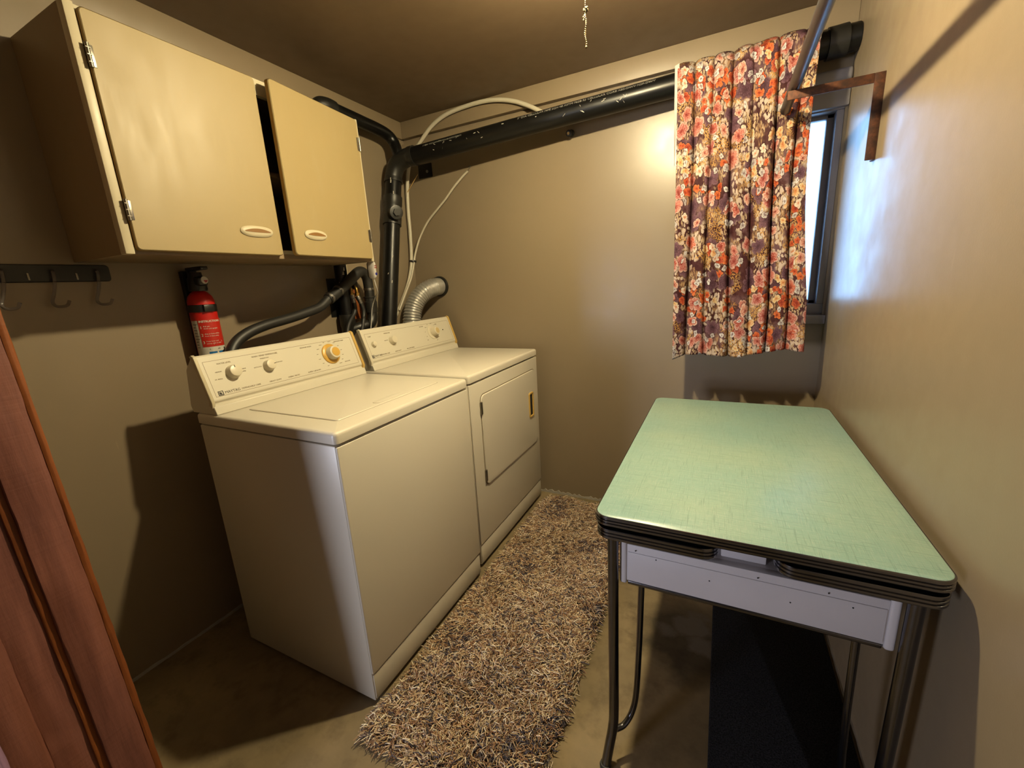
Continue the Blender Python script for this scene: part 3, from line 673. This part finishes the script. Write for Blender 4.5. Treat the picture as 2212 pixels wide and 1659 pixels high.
# white cables in the corner
cb = thing('water_line', 'thick white tubing rising in the corner and arching over the ceiling board', 'tubing', (.03, -.1, 1.4))
path = smooth_path([(.032, -.262, 1.13), (.032, -.20, 1.20), (.03, -.125, 1.30), (.03, -.078, 1.39), (.03, -.058, 1.47), (.03, -.045, 1.62), (.03, -.04, 1.757), (.042, -.036, 1.90), (.088, -.036, 2.03), (.17, -.034, 2.105), (.25, -.032, 2.165), (.345, -.030, 2.202), (.46, -.028, 2.2165), (.58, -.028, 2.218), (.68, -.028, 2.205), (.78, -.028, 2.174), (.87, -.028, 2.128), (.93, -.03, 2.09)], 8)
obj('tubing', tube_(B(), path, .0105, 16), 'white_cable', cb)
obj('cable_tie', lathe(B(), [(.0115, -.005), (.021, -.005), (.0215, 0), (.021, .005), (.0115, .005)], (.037, -.0565, 1.445), (0, .15, 1), 20), 'black_plastic', cb)
cl = thing('thin_cable', 'thin white cable leaning up the window wall to a cut end', 'cable', (.05, -.05, 1.4))
path = smooth_path([(.052, -.25, 1.16), (.052, -.19, 1.24), (.05, -.11, 1.34), (.048, -.064, 1.43), (.052, -.045, 1.49), (.085, -.028, 1.58), (.15, -.022, 1.665), (.225, -.018, 1.728), (.29, -.016, 1.778), (.35, -.014, 1.832), (.41, -.012, 1.878), (.452, -.011, 1.905)], 8)
obj('cable', tube_(B(), path, .0062, 14), 'white_cable', cl)
b = B(); tube_(b, smooth_path([(.45, -.011, 1.904), (.462, -.014, 1.915), (.470, -.010, 1.924), (.464, -.006, 1.932), (.456, -.008, 1.928)], 6), .0026, 10); obj('cut_end', b, 'nickel', cl)
ck = obj('wooden_skewer', tube_(B(), [(.055, -.062, 1.84), (.118, -.03, 1.935)], .0022, 8), 'worn_edge'); tag(ck, 'thin bare wooden stick wedged behind the drain pipe elbow', 'stick')
for nm, lab, (x, z), s in (('pipe_bracket', 'black strap bracket under the left end of the drain pipe', (.155, 1.950), 1), ('wall_hook', 'short black peg in the wall under the middle of the drain pipe', (1.056, 1.985), .6)):
    t_ = thing(nm, lab, 'bracket' if s == 1 else 'peg', (x, 0, z))
    if s == 1:
        obj('plate', box(B(), x-.045, x+.05, -.010, 0, z-.035, z+.04, .003), 'black_plastic', t_)
        obj('bolt', lathe(B(), [(.008, 0), (.008, .004), (.005, .006)], (x+.02, -.010, z-.004), (0, -1, 0), 12), 'steel', t_)
    else:
        obj('peg', lathe(B(), [(.017, 0), (.017, .004), (.011, .008), (.011, .03), (.015, .034), (.015, .042), (.010, .046)], (x, 0, z), (0, -1, -.25), 20), 'black_plastic', t_)
        obj('peg_tip', lathe(B(), [(.007, 0), (.006, .004)], Vector((x, 0, z))+Vector((0, -1, -.25)).normalized()*.046, (0, -1, -.25), 12), 'brass', t_)

# dryer duct
du = thing('dryer_duct', 'ribbed silver foil duct bending from the wall down behind the dryer', 'duct', (.1, -.15, 1.2))
path = smooth_path([(.185, -.003, 1.285), (.178, -.045, 1.283), (.155, -.095, 1.268), (.128, -.142, 1.232), (.110, -.178, 1.18), (.104, -.20, 1.12), (.103, -.21, 1.05), (.104, -.212, .94)], 26)
n = len(path); obj('duct_hose', tube_(B(), path, lambda u: .0525+(.0028*math.sin(u*n*1.0) if u > .16 else .0004*math.sin(u*90)), 40), 'aluminium_foil', du, sharp=80)
b = B(); lathe(b, [(.050, -.002), (.061, -.002), (.063, .006), (.060, .016), (.051, .018)], (.185, 0, 1.285), (0, -1, 0), 32); obj('collar', b, 'fitting_black', du)

# leak alarm hanging on the end of the cabinet
al = thing('leak_alarm', 'small white plug-in alarm with blue dot hanging at the cabinet corner', 'alarm', (.30, -.675, 1.375))
b = B(); loft(b, (.268, .306, 1.338, 1.412, .012), [(0, 0), (0, .006), (.0, .010)], fn=lambda x, z, w: (x, -.6865+w, z)); obj('back_shell', b, 'black_plastic', al)
b = B(); loft(b, (.272, .312, 1.336, 1.414, .013), [(.003, 0), (0, .002), (0, .010), (.002, .014), (.007, .016)], fn=lambda x, z, w: (x+.004, -.680+w, z))
for v in b.verts: v.co.y += -.012
bm_ = b; obj('front_shell', bm_, 'white_plastic', al)
obj('button', lathe(B(), [(.0065, 0), (.0065, .002), (.004, .003)], (.3155, -.682, 1.356), (1, 0, 0), 16), 'blue_plastic', al)
b = B(); text_bm('LEAK', .009, lambda x, y, z: (.3166+z, -.690+x*.7, 1.392+y), b); text_bm('ALARM', .007, lambda x, y, z: (.3166+z, -.691+x*.7, 1.384+y), b); obj('lettering', b, 'red_plastic', al)
wr = obj('alarm_wire', tube_(B(), smooth_path([(.296, -.680, 1.337), (.296, -.672, 1.30), (.27, -.64, 1.27), (.21, -.60, 1.245), (.17, -.585, 1.20), (.155, -.585, 1.14), (.15, -.60, 1.06), (.15, -.60, .97)], 8), .0024, 8), 'white_plastic'); tag(wr, 'thin grey wire dangling from the white alarm behind the dryer', 'wire')
sp = obj('power_strip', box(B(), .0, .012, -.60, -.565, 1.325, 1.42, .002), 'cream_paint'); tag(sp, 'cream wall strip under the right end of the cabinet', 'wall strip')

# ------------------------------------------------------------------ fire extinguisher
FX, FY = .062, -1.322; FR = .0425
fe = thing('fire_extinguisher', 'red fire extinguisher with instruction label hanging under the cabinet', 'fire extinguisher', (FX, FY, .98))
b = lathe(B(), [(.036, .985), (FR, .995), (FR, 1.262), (.0415, 1.278), (.037, 1.293), (.028, 1.305), (.018, 1.312), (.017, 1.32)], (FX, FY, 0), (0, 0, 1), 40); cyl = obj('cylinder', b, 'extinguisher_red', fe)
def on_cyl(r): # (u along the surface, towards +y ; v up)
    return lambda u, v, w=0: Vector((FX + (r+w)*math.cos(u/FR+CA), FY + (r+w)*math.sin(u/FR+CA), v))
CA = -.33
def patch(u0, u1, v0, v1, r, mat, parent, name, n=14):
    f = on_cyl(FR); b = B(); rows = []
    for i in range(n+1):
        u = u0+(u1-u0)*i/n; rows.append([b.verts.new(f(u, v0, r)), b.verts.new(f(u, v1, r)), b.verts.new(f(u, v1, r-.0006)), b.verts.new(f(u, v0, r-.0006))])
    for a, c_ in zip(rows, rows[1:]):
        for k in range(4): b.faces.new((a[k], a[(k+1) % 4], c_[(k+1) % 4], c_[k]))
    b.faces.new(rows[0]); b.faces.new(rows[-1][::-1]); return obj(name, b, mat, parent)
lb = patch(-.058, .060, 1.0, 1.208, .0010, 'label_white', fe, 'label', 30)
patch(-.030, .056, 1.112, 1.212, .0016, 'label_red', lb, 'label_panel', 24)
patch(-.014, .010, 1.069, 1.094, .0016, 'label_blue', lb, 'pictogram'); patch(.016, .040, 1.069, 1.094, .0016, 'label_blue', lb, 'pictogram')
f = on_cyl(FR+.0018); b = B()
text_bm('INSTRUCTIONS', .0098, lambda x, y, z: f(-.027+x, 1.204+y, z), b, bold=.0003)
for i, (s1, s2) in enumerate((('Pull pin.', 'Hold unit upright.'), ('Aim at base of fire', 'from 6 feet away.'), ('Press lever and', 'sweep side to side.'))):
    z0 = 1.186-.027*i; text_bm(str(i+1), .014, lambda x, y, z: f(-.027+x, z0-.004+y, z), b); text_bm(s1, .0062, lambda x, y, z: f(-.016+x, z0+y, z), b); text_bm(s2, .0062, lambda x, y, z: f(-.016+x, z0-.008+y, z), b)
text_bm('1', .016, lambda x, y, z: f(-.006+x, 1.081+y, z), b); text_bm('A', .016, lambda x, y, z: f(.020+x, 1.081+y, z), b)
pts = [(.004, 1.118), (.006, 1.124), (.034, 1.132), (.036, 1.126)]
vs = [b.verts.new(f(p, q, .0002)) for p, q in pts]; b.faces.new(vs)
obj('lettering', b, 'label_white', lb)
f2 = on_cyl(FR+.0013); b = B()
for i in range(9): text_bm('xxxxxxxxxxxxxxx'[:random.randint(9, 15)], .0042, lambda x, y, z: f2(-.052+x*.55, 1.195-.0105*i+y, z), b)
for i, u in enumerate((-.012, .014, .038)): text_bm('AB' if i else 'A', .007, lambda x, y, z: f2(u+x, 1.103+y, z), b)
obj('small_print', b, 'dark_print', lb)
b = lathe(B(), [(FR+.0005, 1.238), (FR+.003, 1.238), (FR+.003, 1.262), (FR+.0005, 1.264)], (FX, FY, 0), (0, 0, 1), 40); box(b, FX+FR-.004, FX+FR+.008, FY-.02, FY+.014, 1.238, 1.263, .002); obj('strap', b, 'black_plastic', fe)
b = B(); lathe(b, [(.027, 1.312), (.030, 1.318), (.027, 1.345), (.022, 1.365), (.020, 1.378)], (FX, FY, 0), (0, 0, 1), 24); box(b, .030, .105, FY-.018, FY+.018, 1.330, 1.362, .008, 3); obj('valve_head', b, 'black_plastic', fe)
b = B(); box(b, .028, .128, FY-.013, FY+.013, 1.384, 1.396, .004, 3); box(b, .03, .055, FY-.012, FY+.012, 1.36, 1.39, .003); hd = obj('lever', b, 'black_plastic', fe)
b = lathe(B(), [(.0125, 0), (.0125, .003), (.011, .004)], (.104, FY+.004, 1.349), (1, .1, .05), 24); ga = obj('gauge', b, 'label_white', fe)
b = B(); o = Vector((.1085, FY+.0044, 1.3492))
vs = [b.verts.new(o)]+[b.verts.new(o+Vector((0, .009*math.cos(a), .009*math.sin(a)))) for a in [PI+PI*i/10 for i in range(11)]]
for i in range(1, 11): b.faces.new((vs[0], vs[i], vs[i+1]))
obj('gauge_sector', b, 'red_plastic', ga)
obj('wall_bracket', box(B(), .0, .02, FY-.022, FY+.022, 1.02, 1.385, .003), 'black_plastic', fe)

# hook rail
hr = thing('hook_rail', 'black wall rail with clear hooks below and left of the cabinet', 'hook rail', (.0, -1.72, 1.38))
b = B(); loft(b, (-1.925, -1.540, 1.354, 1.404, .010), [(0, 0), (0, .006), (.002, .008)], fn=lambda y, z, w: (w, y, z)); obj('rail', b, 'black_plastic', hr)
for y in (-1.575, -1.675, -1.775, -1.875):
    p = smooth_path([(.008, y, 1.385), (.014, y, 1.387), (.018, y, 1.375), (.018, y-.004, 1.345), (.018, y-.012, 1.318), (.020, y-.02, 1.296), (.032, y-.016, 1.284), (.046, y, 1.285), (.054, y+.006, 1.298)], 6)
    obj('hook', tube_(B(), p, .0042, 10), 'clear_plastic', hr)
for y in (-1.622, -1.725):
    obj('screw', box(B(), .008, .0105, y-.0025, y+.0025, 1.36, 1.380, .001), 'nickel', hr)

# ------------------------------------------------------------------ ceiling lamp with pull chain
LX, LY = 1.40, -1.0
lp = thing('ceiling_lamp', 'bare bulb in a round holder on the ceiling with a knotted bead chain', 'lamp', (LX, LY, H))
obj('lamp_holder', lathe(B(), [(.056, 0), (.056, -.012), (.048, -.022), (.030, -.032), (.024, -.042), (.022, -.05)], (LX, LY, H), (0, 0, 1), 36), 'cream_plastic', lp)
obj('bulb_housing', lathe(B(), [(.013, 2.19), (.016, 2.178), (.024, 2.160), (.0295, 2.142), (.030, 2.132)], (LX, LY, 0), (0, 0, 1), 28), 'white_plastic', lp)
obj('bulb_dome', lathe(B(), [(.0298, 2.132), (.0292, 2.124), (.026, 2.114), (.020, 2.107), (.012, 2.1025), (.004, 2.1012)], (LX, LY, 0), (0, 0, 1), 28), 'lit_bulb', lp)
CXc, CYc = 1.3945, -.905
b = B(); tube_(b, smooth_path([(LX, LY+.03, 2.205), (CXc, CYc-.02, 2.20), (CXc, CYc, 2.185)], 5), .0022, 8)
z = 2.186; i = 0
def bead(x, y, z, r=.0021): bmesh.ops.create_icosphere(b, subdivisions=2, radius=r, matrix=Matrix.Translation((x, y, z)))
while z > 1.906:
    off = .0026*math.sin(i*.55) if z < 1.985 else 0
    bead(CXc+off, CYc+.001*math.cos(i*.7), z); z -= .0046; i += 1
tube_(b, [(CXc, CYc, 2.185), (CXc, CYc, 1.906)], .0007, 6)
for k in range(16): bead(CXc+random.uniform(-.005, .006), CYc+random.uniform(-.004, .004), 1.992+random.uniform(-.006, .006), .0026)
for k in range(9): bead(CXc-.004+random.uniform(-.002, .002), CYc+random.uniform(-.003, .003), 1.982-.0035*k*.5, .0023)
bead(CXc+.0015, CYc, 1.903, .0036)
obj('pull_chain', b, 'aged_chain', lp)

# ------------------------------------------------------------------ curtain
ct = None
def curtain():
    nx, nz = 240, 150; Lw = .74
    fold_c = [.0, .07, .16, .24, .36, .47, .60, .72, .83, .93, 1.0]
    me_v = []; uvs = []; faces = []
    for j in range(nz+1):
        v = j/nz
        for i in range(nx+1):
            u = i/nx
            xt = 1.562+(2.036-1.562)*u; xb = 1.580+(2.080-1.580)*u
            s = v**.8; xm = xt*(1-s)+xb*s
            # slightly narrower in the middle of the drop
            if u > .5: xm -= (u-.5)*2*.026*math.sin(PI*min(1, v*1.2))
            zt = 2.108+.012*u+.002*math.sin(u*40); zb = .912+.03*u*u+.012*math.sin(u*9.5)*(.4+.6*u)-(.018 if u < .12 else 0)*(1-u/.12 if u < .12 else 0)
            z = zt+(zb-zt)*v
            # creases: sharp narrow folds that deepen lower down
            f = 0
            for c_, a, w_ in ((.115, 1.0, .012), (.27, .8, .014), (.44, 1.25, .016), (.58, .5, .012), (.735, 1.2, .016), (.90, 1.0, .014)):
                d = (u-c_-.02*math.sin(v*3+c_*9))/w_; f += a*math.exp(-abs(d)**1.3)
            amp = .006+.008*v
            wave = math.sin(u*2*PI*4.3+.8*math.sin(v*2.5)+.4)*.5+math.sin(u*2*PI*7.1+v*1.4)*.25
            y = -.184 + .034*f*min(1, .5+v*.9) - amp*wave + .004*math.sin(v*7+u*5)
            if v > .93: y += .010*math.sin(u*31)*(v-.93)/.07; 
            if v < .03:
                k = 1-v/.03; y += .05*k; 
            me_v.append((xm, y, z)); uvs.append((u*Lw, z*1.02))
    for j in range(nz):
        for i in range(nx):
            a = j*(nx+1)+i; faces.append((a, a+1, a+nx+2, a+nx+1))
    me = bpy.data.meshes.new('curtain'); me.from_pydata(me_v, [], faces); me.update()
    ul = me.uv_layers.new(name='UVMap'); li = np.empty(len(me.loops), dtype=np.int32); me.loops.foreach_get('vertex_index', li)
    ul.data.foreach_set('uv', np.array(uvs, dtype=np.float32)[li].ravel())
    o = link('curtain', me, 'floral_cloth', loc=(1.82, -.15, 2.1), sharp=60)
    sm = o.modifiers.new('thick', 'SOLIDIFY'); sm.thickness = .0018; sm.offset = 0
    hb = B(); L = [(1.551, 1.569, 2.094), (1.553, 1.567, 1.95), (1.556, 1.564, 1.82), (1.559, 1.562, 1.72)]
    rows = [[hb.verts.new((p, q, z)) for p, q in ((a, -.168), (c_, -.181), (c_, -.179), (a, -.166))] for a, c_, z in L]
    for p, q in zip(rows, rows[1:]):
        for k in range(4): hb.faces.new((p[k], p[(k+1) % 4], q[(k+1) % 4], q[k]))
    hb.faces.new(rows[0]); hb.faces.new(rows[-1][::-1]); obj('side_hem', hb, 'fabric_white', o)
    tag(o, 'short floral curtain in orange, cream and maroon covering the window', 'curtain')
    return o
curtain()

# ------------------------------------------------------------------ closet rod and rusty bracket
rd = obj('clothes_rod', tube_(B(), [(1.944, -.21, 1.841), (1.944, -1.9, 1.841)], .0168, 24), 'galvanised'); tag(rd, 'grey metal closet rod resting on the rusty bracket', 'rod')
bk = thing('shelf_bracket', 'rusty steel angle bracket screwed to the right wall, holding the rod', 'bracket', (W, -.45, 1.7))
b = B(); box(b, 1.925, W-.0065, -.4565, -.425, 1.8175, 1.823, .001); box(b, 1.925, W-.0265, -.462, -.457, 1.797, 1.823, .001); obj('arm', b, 'rust', bk)
b = B(); box(b, W-.006, W, -.4565, -.425, 1.585, 1.823, .001); box(b, W-.026, W, -.462, -.457, 1.585, 1.823, .001); obj('upright', b, 'rust', bk)

# ------------------------------------------------------------------ table
TX0, TX1, TY0, TY1 = 1.5359, 2.1507, -1.3932, -.368
tb = thing('table', 'green linen-topped kitchen table with chrome edges along the right wall', 'table', ((TX0+TX1)/2, (TY0+TY1)/2, 0))
def ribs(z0, z1, lip=.004): # chrome band with two grooves
    h = z1-z0; return [(.001, z0), (0, z0+h*.08), (0, z0+h*.26), (.0028, z0+h*.32), (.0028, z0+h*.38), (0, z0+h*.44), (0, z0+h*.58), (.0028, z0+h*.64), (.0028, z0+h*.70), (0, z0+h*.76), (0, z0+h*.93), (.001, z1), (lip, z1+.0003)]
obj('tabletop', loft(B(), (TX0+.003, TX1-.003, TY0+.003, TY1-.003, .032), [(0, .741), (0, .7592), (.0012, .7602)], n=10), 'green_linen_laminate', tb, sharp=60)
obj('edge_band', loft(B(), (TX0, TX1, TY0, TY1, .035), ribs(.7375, .7592), n=10, top=False), 'chrome', tb, sharp=25)
for x0, x1 in ((TX0+.003, 1.793), (1.893, TX1-.003)):
    lf = obj('leaf', loft(B(), (x0+.003, x1-.003, TY0+.005, TY1-.005, .030), [(0, .706), (0, .7255)], n=10), 'green_linen_laminate', tb)
    obj('edge_band', loft(B(), (x0, x1, TY0+.002, TY1-.002, .033), ribs(.7035, .7275, .014), n=10, top=False), 'chrome', lf, sharp=25)
AX0, AX1, AY0, AY1 = 1.586, 2.100, -1.335, -.425
b = B(); box(b, AX0+.016, AX1-.016, AY0, AY0+.02, .566, .664, .0015); box(b, AX0, AX0+.018, AY0+.018, AY1, .566, .664, .002); box(b, AX1-.018, AX1, AY0+.018, AY1, .566, .664, .002); box(b, AX0+.016, AX1-.016, AY1-.02, AY1, .566, .664, .002); box(b, AX0, AX1, AY0+.02, AY1, .655, .664)
obj('apron', b, 'apron_white', tb)
b = B(); box(b, 1.800, 1.886, -1.305, -.45, .664, .738, .002); obj('centre_rail', b, 'apron_white', tb)
b = B(); box(b, 1.62, 1.75, -1.26, -1.22, .664, .704); box(b, 1.93, 2.07, -1.26, -1.22, .664, .704); box(b, 1.62, 1.75, -.55, -.51, .664, .704); box(b, 1.93, 2.07, -.55, -.51, .664, .704); obj('leaf_runner', b, 'apron_white', tb)
for x0, x1 in ((AX0-.001, AX0+.0165), (AX1-.0165, AX1+.001)): obj('corner_post', box(B(), x0, x1, AY0-.003, AY0+.03, .556, .702, .006, 3), 'apron_white', tb)
dw = obj('drawer_front', box(B(), AX0+.0185, AX1-.0185, AY0-.0022, AY0+.004, .572, .645, .0015), 'apron_white', tb)
b = B(); box(b, AX0+.018, AX1-.018, AY0-.0016, AY0+.012, .556, .5665, .003, 3); obj('bottom_strip', b, 'dull_chrome', tb)
b = B()
for x, z in ((1.622, .652), (1.668, .640), (1.78, .618), (1.93, .612), (2.03, .633), (1.99, .653), (1.87, .652)):
    lathe(b, [(.0016, 0), (.0012, .001)], (x, AY0-.0022, z), (0, -1, 0), 8)
obj('screw_hole', b, 'dark_gap', tb)
def leg(sx, sy):
    """chrome tube, flaring at the foot, with a thinner brace tube joining it low down."""
    cx, cy = (TX0+TX1)/2, (TY0+TY1)/2; T = lambda x, y, z: (cx+(x-cx)*sx, cy+(y-cy)*sy, z)
    p = [T(1.571, -1.345, .703), T(1.572, -1.343, .40), T(1.573, -1.342, .17), T(1.571, -1.346, .11), T(1.565, -1.357, .06), T(1.558, -1.371, .004)]
    l = obj('leg', tube_(B(), [Vector(p[0])]+smooth_path(p[1:], 8), .0127, 22), 'dull_chrome', tb)
    q = [T(1.630, -1.285, .60), T(1.626, -1.285, .35), T(1.621, -1.287, .19), T(1.612, -1.295, .125), T(1.596, -1.317, .098), T(1.578, -1.336, .095)]
    obj('leg_brace', tube_(B(), [Vector(q[0])]+smooth_path(q[1:], 8), .0078, 16), 'dull_chrome', l)
    obj('leg_tip', lathe(B(), [(.0145, 0), (.0155, .006), (.0135, .012)], T(1.5575, -1.372, 0), (0, 0, 1), 18), 'black_rubber', l)
for sx in (1, -1):
    for sy in (1, -1): leg(sx, sy)

# dark mat under the table
mt = obj('floor_mat', loft(B(), (1.803, 2.158, -1.62, -.24, .01), [(0, 0.0), (0, .008), (.004, .012)], n=4), 'dark_carpet', sharp=60); tag(mt, 'dark charcoal carpet runner on the floor under the table', 'mat')

# ------------------------------------------------------------------ shag rug
rg = thing('shag_rug', 'long brown shag rug on the concrete between the machines and the table', 'rug', (1.15, -.85, 0))
RX0, RX1, RY0, RY1 = .897, 1.408, -1.585, -.085
obj('backing', box(B(), RX0+.01, RX1-.01, RY0+.01, RY1-.01, .0, .008, .003), 'yarn_back' if 'yarn_back' in M else 'dark_gap', rg)
def pile(N=52000):
    S = 4; K = 3
    ex = .012
    x = rng.uniform(RX0, RX1, N); y = rng.uniform(RY0, RY1, N)
    ux = (x-RX0)/(RX1-RX0)*2-1; uy = (y-RY0)/(RY1-RY0)*2-1
    # lay direction: swirling, hanging outward near the border
    th = 2.2*np.sin(x*9+1.3*np.sin(y*7))+1.9*np.sin(y*8.3+x*5)+rng.normal(0, 1.15, N)
    dx, dy = np.cos(th), np.sin(th)
    edge = np.clip((np.abs(ux)-.93)/.07, 0, 1)*np.sign(ux); edy = np.clip((np.abs(uy)-.975)/.025, 0, 1)*np.sign(uy)
    dx = dx*(1-.5*np.abs(edge))+edge*.9; dy = dy*(1-.5*np.abs(edy))+edy*.9
    nn = np.hypot(dx, dy)+1e-6; dx /= nn; dy /= nn
    L = rng.uniform(.020, .040, N); hgt = rng.uniform(.010, .030, N)+.006*np.sin(x*23)*np.sin(y*19); hgt *= (1-.5*np.maximum(np.abs(edge), np.abs(edy)))
    cur = rng.normal(0, .009, N); ph = rng.uniform(0, 6.28, N); rad = rng.uniform(.0015, .0026, N)
    pal = np.array([lin(c) for c in ((224, 204, 172), (202, 176, 142), (238, 224, 204), (170, 136, 106), (140, 104, 82), (96, 88, 96), (76, 72, 82), (222, 200, 184), (188, 156, 130), (246, 236, 220))])/.62
    wgt = np.array([.16, .15, .09, .14, .13, .08, .07, .06, .10, .02]); patch_ = np.sin(x*17+3*np.sin(y*6))+np.sin(y*13+2*np.sin(x*11)); 
    ci = rng.choice(len(pal), N, p=wgt/wgt.sum()); dk = (patch_ > 1.25) & (rng.random(N) < .45); ci[dk] = rng.choice([5, 6, 3], dk.sum())
    col = pal[ci]*rng.uniform(.8, 1.15, (N, 1))
    V = np.zeros((N, S, K, 3), np.float32)
    for s in range(S):
        t = s/(S-1)
        px = x+dx*L*t*(.35+.65*t)+(-dy)*cur*np.sin(ph+t*4.2); py = y+dy*L*t*(.35+.65*t)+dx*cur*np.sin(ph+t*4.2)
        pz = .006+hgt*np.sin(t*PI*.62)/np.sin(PI*.5)*(1 if True else 0)
        rr = rad*(1-.45*t)
        for k in range(K):
            a = 2*PI*k/K
            V[:, s, k, 0] = px+(-dy)*rr*math.cos(a); V[:, s, k, 1] = py+dx*rr*math.cos(a); V[:, s, k, 2] = np.maximum(pz+rr*math.sin(a), .001)
    base = (np.arange(N)*S*K)[:, None]; q = []
    for s in range(S-1):
        for k in range(K):
            a, b_ = s*K+k, s*K+(k+1) % K; q.append((a, b_, b_+K, a+K))
    F = (base[:, :, None]+np.array(q)[None]).reshape(-1, 4)
    me = bpy.data.meshes.new('pile'); nv, nf = N*S*K, len(F)
    me.vertices.add(nv); me.vertices.foreach_set('co', V.ravel()); me.loops.add(nf*4); me.loops.foreach_set('vertex_index', F.ravel().astype(np.int32))
    me.polygons.add(nf); me.polygons.foreach_set('loop_start', np.arange(0, nf*4, 4, dtype=np.int32)); me.polygons.foreach_set('loop_total', np.full(nf, 4, np.int32))
    me.update(); at = me.color_attributes.new('Col', 'FLOAT_COLOR', 'POINT')
    at.data.foreach_set('color', np.concatenate([np.repeat(col, S*K, 0), np.ones((nv, 1))], 1).astype(np.float32).ravel())
    o = bpy.data.objects.new('pile', me); COL.objects.link(o); me.transform(Matrix.Translation(-_origin[rg])); o.parent = rg; me.materials.append(M['yarn'])
    me.polygons.foreach_set('use_smooth', np.ones(nf, bool)); o['kind'] = 'stuff'; return o
pile()

# ------------------------------------------------------------------ light
world = bpy.data.worlds.new('sky'); sc.world = world; world.use_nodes = True; nt = world.node_tree; nt.nodes.clear()
ow = nt.nodes.new('ShaderNodeOutputWorld'); bg = nt.nodes.new('ShaderNodeBackground'); bg.inputs[0].default_value = (.36, .62, 1, 1); bg.inputs[1].default_value = 5.5; nt.links.new(bg.outputs[0], ow.inputs[0])
def area(name, loc, rot, sx, sy, power, col, portal=False):
    l = bpy.data.lights.new(name, 'AREA'); l.shape = 'RECTANGLE'; l.size = sx; l.size_y = sy; l.energy = power; l.color = col
    if portal: l.cycles.is_portal = True
    o = bpy.data.objects.new(name, l); COL.objects.link(o); o.location = loc; o.rotation_euler = rot; return o
area('sky_portal', (1.877, .075, 1.49), (-PI/2, 0, 0), .5, .8, 1, (1, 1, 1), True)
area('assumed_rear_fill', (-.35, YR+.02, .95), (PI/2, 0, 0), .6, .8, 50, (.82, .85, 1.0))  # unseen fill light, assumed as daylight; placed for the shading of the washer's side

w2 = sroot('assumed_window', (-.35, YR, .52), 'added frame of an assumed, unseen window behind the camera')  # assumed window, added only to surround the fill light
b = B(); box(b, -.72, -.66, YR, YR+.05, .50, 1.40, .003); box(b, -.04, .02, YR, YR+.05, .50, 1.40, .003); box(b, -.66, -.04, YR, YR+.05, .50, .54, .003); box(b, -.66, -.04, YR, YR+.05, 1.36, 1.40, .003)
obj('window_frame', b, 'window_frame_paint', w2)  # added frame, out of view, around the assumed light

# ------------------------------------------------------------------ camera
cam = bpy.data.cameras.new('camera'); co = bpy.data.objects.new('camera', cam); COL.objects.link(co); sc.camera = co
cam.sensor_fit = 'HORIZONTAL'; cam.sensor_width = 36; cam.lens = 907.41/2212*36; cam.clip_start = .01
Rv = Vector((.89702094, .4385348, -.05514223)); Uv = Vector((-.05323725, .2310528, .97148361)); Fv = Vector((-.43877013, .86850552, -.23060559))
co.matrix_world = Matrix(((Rv.x, Uv.x, -Fv.x, 1.7731), (Rv.y, Uv.y, -Fv.y, -2.2269), (Rv.z, Uv.z, -Fv.z, 1.2736), (0, 0, 0, 1)))
vs_ = sc.view_settings; vs_.view_transform = 'Standard'; vs_.look = 'None'; vs_.exposure = .68; vs_.gamma = 1; vs_.use_curve_mapping = False
